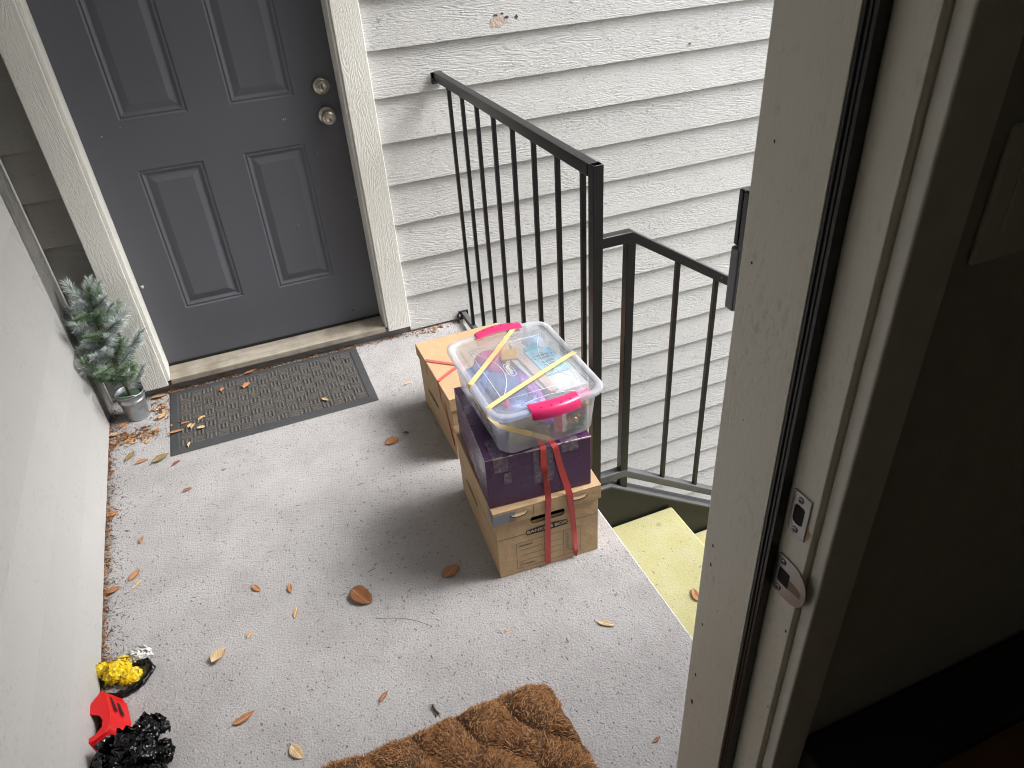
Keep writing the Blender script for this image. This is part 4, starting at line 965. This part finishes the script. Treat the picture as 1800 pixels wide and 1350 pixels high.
for nm in names:
    o = bpy.data.objects[nm]
    if o.type == 'EMPTY':
        M0 = Matrix.Translation(o.location) @ o.rotation_euler.to_matrix().to_4x4(); o.location = FF(Vector(o.location)); M1 = Matrix.Translation(o.location) @ o.rotation_euler.to_matrix().to_4x4()
        for c_ in o.children: settle(c_, M0, M1)
    else: settle(o, Matrix.Identity(4), Matrix.Identity(4))
# ------------------------------------------------------------------ coir mat
import numpy as np
cm = thing('coir_doormat', 'thick brown braided coir doormat at the bottom edge of the photo', 'doormat', (0, .78, 0))
cX0, cX1, cY0, cY1, cR = -.372, .392, .575, .985, .055
def coir_h(x, y):
    dx = max(cX0 + cR - x, x - cX1 + cR, 0); dy = max(cY0 + cR - y, y - cY1 + cR, 0)
    wob = .010 * noise.noise(Vector((x * 9, y * 9, 0))) + .006 * noise.noise(Vector((x * 26, y * 26, 4)))
    ed = cR - math.hypot(dx, dy) + wob if (dx > 0 or dy > 0) else min(cR, x - cX0, cX1 - x, y - cY0, cY1 - y) + cR * 0
    ed = min(ed, x - cX0 + wob, cX1 - x + wob, y - cY0 + wob, cY1 - y + wob)
    if ed <= 0: return None, 0
    e = min(1, ed / .022); e = math.sqrt(1 - (1 - e) ** 2)
    c = .108; u, v = (x + .75 * y + .012 * sin(y * 30)) / c, (x - 1.0 * y) / c
    pad = (abs(sin(pi * u + .22 * noise.noise(Vector((x * 11, y * 11, 2))))) ** .5) * (abs(sin(pi * v * .62 + .3 * noise.noise(Vector((x * 9, y * 9, 8))))) ** .45)
    k = int(math.floor(u)) + int(math.floor(v * .62))
    return .005 + e * (.006 + .019 * pad + .005 * noise.noise(Vector((x * 22, y * 22, 7)))), k
mb = MB(); NX, NY = 190, 110; idx = {}; vs = []; fs = []
for i in range(NX + 1):
    for j in range(NY + 1):
        x = cX0 + (cX1 - cX0) * i / NX; y = cY0 + (cY1 - cY0) * j / NY; h, k = coir_h(x, y)
        if h is not None: idx[i, j] = len(vs); vs.append((x, y, h))
for i in range(NX):
    for j in range(NY):
        q = [(i, j), (i + 1, j), (i + 1, j + 1), (i, j + 1)]
        if all(a in idx for a in q): fs.append(tuple(idx[a] for a in q))
mb.add(vs, fs, True); mb.build('coir_backing', M['coirbase'], cm, recalc=False)
rn = random.Random(5); vs = []; fs = []
NF = 62000; made = 0
while made < NF:
    x = rn.uniform(cX0 - .002, cX1 + .002); y = rn.uniform(.66, cY1 + .002) if rn.random() < .93 else rn.uniform(cY0, .66)
    h, k = coir_h(x, y)
    if h is None: continue
    base = (0.55 if k % 2 else 2.2) + 1.0 * noise.noise(Vector((x * 14, y * 14, 1))); a = base + rn.gauss(0, .55)
    L = rn.uniform(.007, .018); el = rn.uniform(-.15, .26); lift = rn.uniform(-.002, .0018)
    if rn.random() < .03: L *= 1.6; el += .4
    dx_, dy_ = cos(a), sin(a); w_ = rn.uniform(.00035, .0007); px, py = -dy_ * w_, dx_ * w_; bend = rn.gauss(0, .5)
    p = (x, y, h + lift); q = (x + dx_ * L * .5 * cos(el), y + dy_ * L * .5 * cos(el), h + lift + L * .5 * sin(el))
    a2 = a + bend; r_ = (q[0] + cos(a2) * L * .5, q[1] + sin(a2) * L * .5, max(.002, q[2] + L * .5 * sin(el - .9)))
    o = len(vs)
    vs += [(p[0] - px, p[1] - py, p[2]), (p[0] + px, p[1] + py, p[2]), (q[0] + px, q[1] + py, q[2] + .0003), (q[0] - px, q[1] - py, q[2]), (r_[0], r_[1], r_[2])]
    fs += [(o, o + 1, o + 2, o + 3), (o + 3, o + 2, o + 4)]; made += 1
me = bpy.data.meshes.new('coir_pile'); me.from_pydata([(a, b - .78, c) for a, b, c in vs], [], fs); me.materials.append(M['coir'])
o = bpy.data.objects.new('coir_pile', me); COL.objects.link(o); o.parent = cm

# ------------------------------------------------------------------ potted artificial pine
px, py = -.598, 2.690
pp = thing('potted_pine', 'small frosted artificial pine in a galvanised bucket in the corner by the door', 'potted plant', (px, py, 0))
mb = MB(); mb.lathe([(0, .002), (.037, .002), (.039, .000), (.040, .004), (.0465, .080), (.0490, .082), (.0488, .088), (.0470, .089), (.0515, .112), (.0540, .1125), (.0545, .116), (.0525, .1175), (.0500, .114), (.0455, .088)], (px, py, 0), 'z', 48)
bk_ = mb.build('bucket', M['galv'], pp)
mb = MB(); mb.tube([(px - .055, py, .106), (px - .060, py - .006, .112), (px - .056, py - .03, .125), (px - .035, py - .052, .132), (px, py - .060, .130), (px + .035, py - .052, .122), (px + .056, py - .03, .113), (px + .060, py - .006, .108), (px + .055, py, .106)], .0013, 6); mb.build('bucket_handle', M['galv'], bk_)
mb = MB(); mb.lathe([(.0485, .098), (.03, .100), (0, .101)], (px, py, 0), 'z', 32); mb.build('foam_plug', M['soil'], pp)
trunk = [(px, py, .09), (px - .004, py + .004, .17), (px - .010, py + .010, .28), (px - .008, py + .014, .40), (px + .004, py + .014, .50)]
mb = MB(); mb.tube(trunk, .0055, 8, True, .002); mb.build('stem', M['stem'], pp)
rn = random.Random(12); green = MB(); frost = MB(); tw = MB()
def sprig(base, d, L, mbn, nl, dens):
    d = Vector(d).normalized(); p = Vector(base); pts = [p.copy()]; n = 12
    for i in range(n):
        d = (d + Vector((rn.gauss(0, .05), rn.gauss(0, .05), rn.gauss(.03, .05)))).normalized(); p = p + d * L / n
        p.x = max(p.x, wallx(p.y) + .004); p.y = min(p.y, 2.78); pts.append(p.copy())
    tw.tube(pts, .0016, 5, True, .0007)
    for i in range(2, n + 1):
        t = (pts[i] - pts[i - 1]).normalized(); a = t.orthogonal().normalized(); b = t.cross(a)
        for q in range(dens):
            an = rn.uniform(0, 2 * pi); sp = rn.uniform(.45, 1.15) * (1 if i < n else .55); out = a * cos(an) + b * sin(an)
            nd = (t * cos(sp) + out * sin(sp)).normalized(); o = pts[i - 1].lerp(pts[i], rn.random()); l = nl * rn.uniform(.65, 1.1)
            tip = o + nd * l + Vector((0, 0, -.12 * l)); tip.x = max(tip.x, wallx(tip.y) + .002)
            sd = nd.orthogonal().normalized() * rn.uniform(.0005, .0009); s2 = nd.cross(sd)
            mid = o.lerp(tip, .6) + Vector((0, 0, .05 * l))
            mbn.add([o + sd, o - sd, mid - sd * .9, mid + sd * .9, tip], [(0, 1, 2, 3), (3, 2, 4)])
            
def tp_(z):
    for a, b in zip(trunk, trunk[1:]):
        if a[2] <= z <= b[2]: t = (z - a[2]) / (b[2] - a[2]); return Vector(a).lerp(Vector(b), t)
    return Vector(trunk[-1])
for i in range(54):
    z = .135 + .35 * (i / 54) ** .95; a = i * 2.4 + rn.uniform(-.4, .4); L = (.150 - .22 * abs(z - .24)) * rn.uniform(.6, 1.25)
    e = rn.uniform(.05, .75) + max(0, z - .36) * 3
    dvec = (cos(a) * cos(e), sin(a) * cos(e) - .12, sin(e))
    frosty = rn.random() < (.72 if z > .27 else .5)
    sprig(tp_(z), dvec, L, frost if frosty else green, rn.uniform(.028, .044), 36)
sprig(tp_(.49), (.05, -.05, 1), .06, green, .024, 24); sprig(tp_(.44), (-.2, -.3, 1), .07, frost, .028, 26)
sprig((px - .02, py - .02, .25), (-1, -.5, .05), .085, frost, .040, 34); sprig((px + .01, py - .02, .24), (.7, -.7, .0), .075, green, .045, 40)
green.build('green_needles', M['needle'], pp, recalc=False); frost.build('frosted_needles', M['frost'], pp, recalc=False); tw.build('twigs', M['stem'], pp)

# ------------------------------------------------------------------ rubbish by the left wall
def wallclamp(mb, g=.003):
    for v in mb.v: v.x = max(v.x, wallx(v.y) + g)
    return mb
def flaps(mb, a, n):
    """loose crinkled folds of film standing out from the crumpled body"""
    r_ = random.Random(a['s'] * 7 + 1); c = Vector(a['c']); R_ = a['r']
    for q in range(n):
        th, ph = r_.uniform(0, 2 * pi), math.acos(r_.uniform(-.1, 1)); nrm = Vector((cos(th) * sin(ph), sin(th) * sin(ph), cos(ph)))
        o = c + Vector((nrm.x * R_[0], nrm.y * R_[1], nrm.z * R_[2])) * r_.uniform(.66, .98); t1 = nrm.orthogonal().normalized(); t2 = nrm.cross(t1); an = r_.uniform(0, 6.3)
        u, v = t1 * cos(an) + t2 * sin(an), t2 * cos(an) - t1 * sin(an); sz = max(R_) * r_.uniform(.40, .95); N = 14; tilt = r_.uniform(-.5, .9); sd = r_.uniform(0, 99); vs = []; wd = r_.uniform(.35, .8)
        for i in range(N + 1):
            for j in range(N + 1):
                x, y = (i / N - .5) * 2, (j / N - .5) * 2 * wd; edge = .16 * noise.noise(Vector((x * 2, y * 2, sd + 5)))
                h = .55 * (abs(noise.noise(Vector((x * 1.8 + sd, y * .5, 2)))) * 1.8 - .3) + .30 * abs(noise.noise(Vector((x * 4.5 + sd, y * 1.0, 4)))) - .25 * (x * x + y * y) + tilt * .3 * x
                vs.append(o + (u * (x + edge) + v * (y + edge) + nrm * h) * sz * .6)
        W1 = N + 1; mb.add(vs, [(i * W1 + j, (i + 1) * W1 + j, (i + 1) * W1 + j + 1, i * W1 + j + 1) for i in range(N) for j in range(N)], True)
def crumple(parts):
    mb = MB()
    for a in parts: m2 = lump(*a['c'], *[q * .80 for q in a['r']], a['s'], a.get('amp', .3), a.get('sub', 5), a.get('fold', .12), a.get('folds', 22)); mb.add(m2.v, m2.f, True)
    for a in parts: flaps(mb, a, a.get('n', 44))
    return wallclamp(clampz(mb, .0012))
o = crumple([dict(c=(-.615, 1.452, .022), r=(.038, .030, .022), s=31, fold=.16), dict(c=(-.585, 1.428, .016), r=(.028, .022, .016), s=33, fold=.15), dict(c=(-.655, 1.475, .018), r=(.013, .024, .018), s=35, fold=.12, sub=4)])
tag(o.build('plastic_bag', recalc=False, mat=M['yellowbag']), 'crumpled yellow plastic bag by the left wall', 'plastic bag', 'crumpled plastic bags by the left wall')
o = crumple([dict(c=(-.568, 1.488, .014), r=(.034, .022, .012), s=41, fold=.12), dict(c=(-.598, 1.478, .010), r=(.022, .014, .010), s=43, fold=.1, sub=4)])
tag(o.build('plastic_bag', recalc=False, mat=M['whitebag']), 'small crumpled white plastic bag behind the yellow one', 'plastic bag', 'crumpled plastic bags by the left wall')
pts = [(-.600, 1.462, .006), (-.570, 1.466, .012), (-.546, 1.458, .016), (-.535, 1.436, .014), (-.548, 1.412, .010), (-.570, 1.396, .008), (-.600, 1.390, .006), (-.630, 1.392, .008), (-.655, 1.405, .006)]
mb = MB(); rn = random.Random(3)
def wrinkly(pts, r, seed):
    P = [Vector(p) for p in pts]; Q = []
    for i in range(len(P) - 1):
        for q in range(8): Q.append(P[i].lerp(P[i + 1], q / 8))
    vs = []; n = 14
    for i, p in enumerate(Q):
        t = (Q[min(i + 1, len(Q) - 1)] - Q[max(i - 1, 0)]).normalized(); a = Vector((0, 0, 1)); b = t.cross(a).normalized()
        for j in range(n):
            an = 2 * pi * j / n; rr_ = r * (1 + .55 * noise.noise(Vector((i * .35, cos(an) * 1.5 + seed, sin(an) * 1.5))) + .25 * abs(noise.noise(Vector((i * 1.1, j * .9, seed)))))
            v = p + a * rr_ * .8 * sin(an) + b * rr_ * cos(an); v.z = max(v.z, .001); vs.append(v)
    mb = MB(); return mb.add(vs, [(i * n + j, i * n + (j + 1) % n, (i + 1) * n + (j + 1) % n, (i + 1) * n + j) for i in range(len(Q) - 1) for j in range(n)], True)
tag(wallclamp(wrinkly(pts, .0085, 1)).build('plastic_bag', M['blackbag']), 'twisted strip of black plastic bag looping beside the yellow bag', 'plastic bag', 'crumpled plastic bags by the left wall')
o = crumple([dict(c=(-.572, 1.180, .046), r=(.066, .060, .042), s=51, amp=.35, fold=.17, folds=30), dict(c=(-.530, 1.228, .046), r=(.040, .036, .030), s=53, amp=.3, fold=.18, folds=24), dict(c=(-.592, 1.100, .035), r=(.062, .050, .036), s=55, amp=.3, fold=.17, folds=28),
             dict(c=(-.615, 1.175, .028), r=(.036, .050, .028), s=57, fold=.2), dict(c=(-.505, 1.175, .020), r=(.026, .030, .016), s=59, fold=.2), dict(c=(-.535, 1.115, .030), r=(.042, .042, .030), s=61, fold=.2), dict(c=(-.498, 1.222, .044), r=(.020, .015, .012), s=63, fold=.15, sub=4)])
tag(o.build('plastic_bag', recalc=False, mat=M['blackbag']), 'large crumpled glossy black plastic bag in the lower left corner', 'plastic bag', 'crumpled plastic bags by the left wall')
# red moulded plastic piece: a hooked plate with a slotted side wall
rd = thing('red_plastic_piece', 'red hooked plastic piece leaning on the wall behind the black bag', 'plastic piece', (-.62, 1.27, 0))
top = [(-0.637, 1.384), (-0.624, 1.36), (-0.613, 1.306), (-0.613, 1.278), (-0.62, 1.26), (-0.644, 1.247), (-0.664, 1.244), (-0.667, 1.253), (-0.659, 1.258), (-0.643, 1.264), (-0.631, 1.277), (-0.63, 1.295), (-0.638, 1.312), (-0.657, 1.323), (-0.672, 1.326), (-0.674, 1.335), (-0.659, 1.356)]
z0 = .052
mb = MB(); n = len(top); vs = [(x, y, z0 - .10 * (-.62 - x) * 0 + .0) for x, y in top] + [(x, y, z0 - .004) for x, y in top]
mb.add(vs, [tuple(range(n)), tuple(range(2 * n - 1, n - 1, -1))] + [(i, (i + 1) % n, n + (i + 1) % n, n + i) for i in range(n)]); 
wallclamp(mb, .001); mb.build('top_plate', M['redplastic'], rd, bevel=.0012)
out = top[:7]
mb = MB(); vs = []
for i, (x, y) in enumerate(out): vs += [(x - .0005, y, z0 - .0042), (x + .030 * (1 if i < 4 else .5), y - .004, .002), (x + .026 * (1 if i < 4 else .5), y - .004, .002), (x - .003, y, z0 - .0042)]
fs = []
for i in range(len(out) - 1):
    for j in range(4): fs.append((i * 4 + j, i * 4 + (j + 1) % 4, i * 4 + 4 + (j + 1) % 4, i * 4 + 4 + j))
mb.add(vs, fs + [(0, 3, 2, 1), (len(vs) - 4, len(vs) - 3, len(vs) - 2, len(vs) - 1)]); wallclamp(mb, .001); sdw = mb.build('side_wall', M['redplastic'], rd, bevel=.0006)
mb = MB()
for q, (a, b) in enumerate(((.22, .80), (.40, .92))):
    pa = Vector((*out[0], 0)); pb_ = Vector((*out[2], 0)); c0 = pa.lerp(pb_, a); c1 = pa.lerp(pb_, b)
    for c in (0,): mb.add([(c0.x + (.0075, .0165)[q], c0.y - .001, (.0405, .0265)[q]), (c1.x + (.0085, .0165)[q], c1.y - .001, (.0395, .0265)[q]), (c1.x + (.0135, .0215)[q], c1.y - .003, (.0315, .0185)[q]), (c0.x + (.0115, .0205)[q], c0.y - .003, (.0345, .0205)[q])], [(0, 1, 2, 3)])
for v in mb.v: v.x += .0022; v.z += .0012
mb.build('slot', M['dark'], sdw)
top2 = [(x + .010, y + .002) for x, y in top[1:14]]
mb = MB(); mb.prism([(x * .92 - .62 * .08, y * .92 + 1.27 * .08) for x, y in top2], .018, .022); wallclamp(mb, .002); mb.build('lower_plate', M['redplastic'], rd, bevel=.001)

# ------------------------------------------------------------------ fallen leaves
def leaf(L, W, curl, seed, stem=.25):
    rn = random.Random(seed); n = 14; vs = []; fs = []
    bend = rn.uniform(-.25, .25)
    for i in range(n + 1):
        t = i / n; w_ = W * .5 * (sin(pi * t ** .85) ** (.5 if W / L > .55 else .75)) * (1 + .10 * rn.uniform(-1, 1)); xx = L * (t - .5); c0 = bend * L * (t - .5) ** 2
        for q in (-1, -.5, 0, .5, 1):
            z = curl * (abs(q) ** 1.6) * w_ * 1.3 + curl * L * .55 * (t - .5) ** 2 + .0008 + .0010 * rn.uniform(0, 1) * abs(q)
            vs.append((xx, c0 + q * w_, z))
    for i in range(n):
        for j in range(4): fs.append((i * 5 + j, (i + 1) * 5 + j, (i + 1) * 5 + j + 1, i * 5 + j + 1))
    mb = MB(); mb.add(vs, fs, True)
    if stem: mb.tube([(-L * .5 - stem * L, rn.uniform(-.1, .1) * L, .0010), (-L * .5, bend * L * .25, .0012), (0, 0, .0014), (L * .48, bend * L * .23, .0012)], .0007, 5)
    return mb
LV = [
(0.27, 2.083, 0, 0.052, 0.036, 10, 0.25, 'orange', 'glossy orange-brown leaf on bare floor between the doormat and the rear box'),
(0.327, 2.106, 0, 0.024, 0.012, -40, 0.6, 'red', 'small dark red leaf just above the orange-brown one near the rear box'),
(0.419, 2.42, 0, 0.038, 0.01, 30, 0.2, 'tan', 'thin tan leaf between the doormat corner and the rear box'),
(0.276, 1.418, 0, 0.058, 0.038, 25, 0.1, 'orange', 'orange leaf lying in the shadow left of the front box'),
(0.015, 1.436, 0, 0.078, 0.052, -62, 0.26, 'brown', 'large curled brown leaf in the middle of the landing'),
(-0.368, 1.399, 0, 0.046, 0.03, 30, 0.9, 'pale', 'curled pale leaf right of the white plastic bag'),
(-0.256, 1.596, 0, 0.034, 0.017, -60, 0.3, 'orange', 'left one of two small orange leaves left of the big curled leaf'),
(-0.166, 1.556, 0, 0.032, 0.014, 85, 0.3, 'orange', 'small upright orange leaf between the big curled leaf and its orange neighbour'),
(-0.163, 1.463, 0, 0.038, 0.014, 72, 0.2, 'tan', 'tan leaf with its stem down, below the two small orange leaves'),
(-0.288, 1.44, 0, 0.022, 0.013, 50, 0.3, 'tan', 'tiny faded tan leaf above the curled pale leaf'),
(-0.324, 1.194, 0, 0.056, 0.02, 15, 0.3, 'orange', 'orange leaf with a long stem right of the large black bag'),
(-0.219, 1.058, 0, 0.046, 0.026, -65, 0.2, 'pale', 'broad pale leaf at the bottom edge left of the coir doormat'),
(0.002, 1.111, 0, 0.036, 0.012, 45, 0.4, 'brown', 'narrow brown leaf just above the coir doormat'),
(0.595, 1.073, 0, 0.046, 0.016, -40, 0.2, 'pale', 'pale slim leaf on the bright floor near the landing edge'),
(0.351, 1.164, 0, 0.016, 0.008, 20, 0.5, 'tan', 'tiny tan leaf below the front box'),
(-0.588, 1.806, 0, 0.046, 0.02, 50, 0.4, 'orange', 'orange leaf near the left wall beside a tan sliver'),
(-0.643, 1.766, 0, 0.04, 0.022, 10, 0.5, 'orange', 'orange leaf touching the left wall litter, lower of the two there'),
(-0.581, 1.765, 0, 0.034, 0.011, 40, 0.2, 'pale', 'pale sliver leaf just below the orange leaf near the left wall'),
(-0.572, 1.954, 0, 0.03, 0.013, 80, 0.6, 'orange', 'crumpled pair-like orange leaf left of the green stain'),
(-0.666, 2.123, 0, 0.036, 0.024, 10, 0.3, 'orange', 'rust orange leaf at the left wall level with the green stain'),
(-0.431, 2.139, 0, 0.03, 0.013, 15, 0.5, 'red', 'small red-brown leaf below the left front corner of the doormat'),
(-0.465, 2.309, 0, 0.032, 0.014, 30, 0.5, 'red', 'small dark red leaf right under the left front corner of the doormat'),
(-0.515, 2.357, 0, 0.062, 0.026, 20, 0.5, 'olive', 'olive curled leaf left of the doormat front corner'),
(-0.581, 2.376, 0, 0.046, 0.016, 8, 0.3, 'orange', 'orange leaf between two olive leaves below the bucket'),
(-0.62, 2.427, 0, 0.062, 0.02, 65, 0.3, 'olive', 'long olive leaf standing upright nearest the left wall below the bucket'),
(-0.561, 2.495, 0, 0.03, 0.018, 50, 0.3, 'tan', 'small tan leaf right of the round pale one below the bucket'),
(-0.609, 2.512, 0, 0.026, 0.022, 0, 0.3, 'pale', 'small round pale leaf below the litter heap'),
(-0.652, 2.648, 0, 0.046, 0.02, 45, 0.4, 'orange', 'orange leaf in the shadow under the bucket'),
(-0.686, 2.591, 0, 0.034, 0.022, -10, 0.4, 'pale', 'pale leaf against the left wall under the bucket'),
(0.551, 0.748, 0, 0.022, 0.008, 10, 0.5, 'brown', 'tiny brown leaf at the lower right by the jamb'),
(-0.308, 2.195, 0, 0.014, 0.008, 0, 0.3, 'olive', 'tiny olive leaf bit in front of the doormat centre'),
(-0.366, 2.542, 0.008, 0.034, 0.016, 40, 0.6, 'tan', 'tan leaf on the doormat, topmost of its left cluster'),
(-0.399, 2.503, 0.008, 0.03, 0.016, 65, 0.5, 'tan', 'tan leaf on the doormat in the middle of its left cluster'),
(-0.371, 2.481, 0.008, 0.03, 0.018, -10, 0.3, 'pale', 'pale leaf on the doormat, right one of its left cluster'),
(-0.427, 2.54, 0.008, 0.03, 0.01, 5, 0.4, 'orange', 'slim orange leaf on the doormat, upper left of the cluster'),
(-0.411, 2.513, 0.008, 0.024, 0.014, 60, 0.3, 'pale', 'small pale leaf on the doormat touching the cluster centre'),
(-0.46, 2.495, 0.008, 0.052, 0.016, 5, 0.3, 'orange', 'long orange leaf lying over the left border of the doormat'),
(-0.185, 2.693, 0.008, 0.038, 0.024, 40, 0.5, 'orange', 'bright orange leaf on the doormat top centre'),
(0.093, 2.446, 0.008, 0.034, 0.016, -50, 0.3, 'tan', 'tan leaf alone on the right half of the doormat'),
(-0.276, 2.822, 0.004, 0.052, 0.022, 20, 0.3, 'orange', 'long orange leaf on the back border of the doormat, left'),
(-0.162, 2.798, 0.006, 0.052, 0.018, 12, 0.3, 'orange', 'long orange leaf on the back border of the doormat, centre'),
(-0.278, 2.709, 0.008, 0.026, 0.016, 60, 0.6, 'orange', 'crumpled orange leaf on the doormat upper left area'),
(-0.416, 2.391, 0.008, 0.026, 0.012, 75, 0.7, 'pale', 'pale curled leaf near the front left of the doormat ribs'),
(-0.522, 2.788, 0, 0.058, 0.026, 10, 0.4, 'tan', 'large tan leaf between the bucket and the doormat corner'),
(-0.467, 2.814, 0, 0.05, 0.022, 20, 0.5, 'orange', 'orange leaf at the rear left corner of the doormat'),
(-0.507, 2.636, 0, 0.044, 0.028, 50, 0.5, 'tan', 'broad tan leaf at the left border of the doormat'),
(-0.513, 2.702, 0, 0.05, 0.018, 15, 0.5, 'pale', 'pale leaf above the broad tan one beside the doormat'),
(0.461, 2.836, 0, 0.05, 0.012, 12, 0.3, 'brown', 'thin brown leaf along the wall base right of the door'),
(0.953, 1.173, -0.182, 0.05, 0.024, 78, 0.3, 'orange', 'orange leaf on the yellow step at the jamb')]
G = 'fallen leaves on the landing'
for i, (x, y, z, L, W, ang, curl, mt, lab) in enumerate(LV):
    mb = leaf(L, W, curl, 100 + i, .22 if L > .03 else .1)
    o = mb.build('leaf', M['leaf_' + mt], None); o.location = (x, y, z); o.rotation_euler = (rad(random.Random(i).uniform(-7, 7)), rad(random.Random(i + 50).uniform(-6, 6)), rad(ang))
    sd_ = o.modifiers.new('th', 'SOLIDIFY'); sd_.thickness = .0005
    # lift so the lowest point rests on its support
    bpy.context.view_layer.update(); mw = o.matrix_basis; zmin = min((mw @ v.co).z for v in o.data.vertices); o.location.z += z + .0006 - zmin
    tag(o, lab, 'leaf', G)

# ------------------------------------------------------------------ litter and crumbs nobody could count
rn = random.Random(77); lit = MB()
def litter(x, y, s, z=0.):
    a = rn.uniform(0, 6.3); e = rn.uniform(-.5, .5); L = s * rn.uniform(.5, 1.1); W = L * rn.uniform(.18, .5); m_ = Matrix.Translation((x, y, z + .002 + rn.random() * .004)) @ Matrix.Rotation(a, 4, 'Z') @ Matrix.Rotation(e, 4, 'Y') @ Matrix.Rotation(rn.uniform(-.5, .5), 4, 'X')
    vs = [(-L / 2, 0, 0), (-L * .2, -W / 2, .001), (L * .25, -W * .4, .002), (L / 2, 0, 0), (L * .2, W / 2, .001), (-L * .25, W * .45, .002)]
    vs = [m_ @ Vector(v) for v in vs]
    for v in vs: v.z = max(v.z, z + .0006); v.x = max(v.x, wallx(v.y) + .002)
    lit.add(vs, [(0, 1, 2, 3, 4, 5)])
for _ in range(1700):                                        # along the left wall
    y = rn.uniform(1.0, 2.78); dens = .35 + .65 * max(0, noise.noise(Vector((0, y * 5, 3))) + .3)
    if rn.random() < dens: litter(wallx(y) + abs(rn.gauss(0, .017)), y, rn.uniform(.005, .021))
for _ in range(130): litter(rn.gauss(-.575, .045), rn.gauss(2.545, .022), rn.uniform(.008, .030))     # heap by the bucket
for _ in range(70): litter(rn.gauss(-.655, .02), rn.gauss(2.56, .04), rn.uniform(.010, .028))
for _ in range(70): litter(rn.gauss(-.515, .022), rn.gauss(2.70, .045), rn.uniform(.010, .028))
for _ in range(420): litter(rn.uniform(-.50, .32), 2.806 + rn.uniform(-.008, .012), rn.uniform(.004, .018))   # behind the doormat
for _ in range(170): x = rn.uniform(.30, .775); litter(x, 2.806 - abs(rn.gauss(0, .014)), rn.uniform(.004, .018))
for _ in range(26): litter(rn.gauss(.62, .03), rn.gauss(2.775, .012), rn.uniform(.012, .026))
for _ in range(60): litter(1.09 + abs(rn.gauss(0, .012)), rn.uniform(1.30, 1.53), rn.uniform(.008, .02), -.364)
tag(lit.build('leaf_litter', M['litter'], None, recalc=False), 'dry brown leaf litter along the walls', 'leaf litter', None, 'stuff')
cr = MB()
def crumb(x, y, s, z=0.):
    h = s * rn.uniform(.3, .7); st_ = rn.uniform(.5, 2.2) if rn.random() < .8 else rn.uniform(2.5, 6); a = rn.uniform(0, 6.3); ca, sa = cos(a), sin(a)
    p = [(-s * st_, 0), (0, -s * .6), (s * st_, s * .1), (0, s * .6)]
    vs = [(x + ca * u - sa * v, y + sa * u + ca * v, z + .0002) for u, v in p] + [(x, y, z + h)]
    cr.add([(a_, b_, c_) for a_, b_, c_ in vs], [(0, 1, 4), (1, 2, 4), (2, 3, 4), (3, 0, 4)])
for _ in range(5200):
    x, y = rn.uniform(-.70, .77), rn.uniform(.6, 2.8)
    if x < wallx(y) + .003: continue
    if rn.random() < .35 + .9 * noise.noise(Vector((x * 2.2, y * 2.2, 5))) + max(0, (-.4 - x)) * 1.3: crumb(x, y, rn.uniform(.0007, .0023))
for _ in range(1500):
    y = rn.uniform(1.0, 2.78); crumb(wallx(y) + .003 + abs(rn.gauss(0, .035)), y, rn.uniform(.0008, .0030))
for _ in range(260): crumb(rn.uniform(-.47, .27), rn.uniform(2.38, 2.79), rn.uniform(.0006, .0018), .008)
for _ in range(160): crumb(rn.uniform(.80, 1.08), rn.uniform(.8, 1.5), rn.uniform(.0007, .0020), -.182)
tag(cr.build('dirt_crumbs', M['crumb'], None, recalc=False), 'dark crumbs of dirt scattered over the painted landing', 'dirt', None, 'stuff')
for i, (x, y, L, a, z, lab) in enumerate(((.115, 1.905, .020, 10, 0, 'short dark twig at the left end of the box shadow'), (.065, 1.520, .024, 8, 0, 'thin twig above the big curled brown leaf'), (-.095, 1.895, .014, -4, 0, 'tiny twig in the middle of the landing'), (.100, 1.300, .16, -38, 0, 'long curved hair-thin twig below the big curled leaf'), (.110, 1.025, .030, 100, .002, 'dark stubby twig touching the coir doormat edge'), (.94, 1.10, .035, -45, -.182, 'thin twig on the yellow step'))):
    mb = MB(); n = 7; th = .0030 if 'stubby' in lab else (.0004 if 'hair' in lab else .0009)
    mb.tube([(L * (q / n - .5), .12 * L * sin(2.5 * q / n), th + .0004) for q in range(n + 1)], th, 6)
    o = mb.build('twig', M['crumb']); o.location = (x, y, z); o.rotation_euler = (0, 0, rad(a)); tag(o, lab, 'twig', 'twigs on the landing')
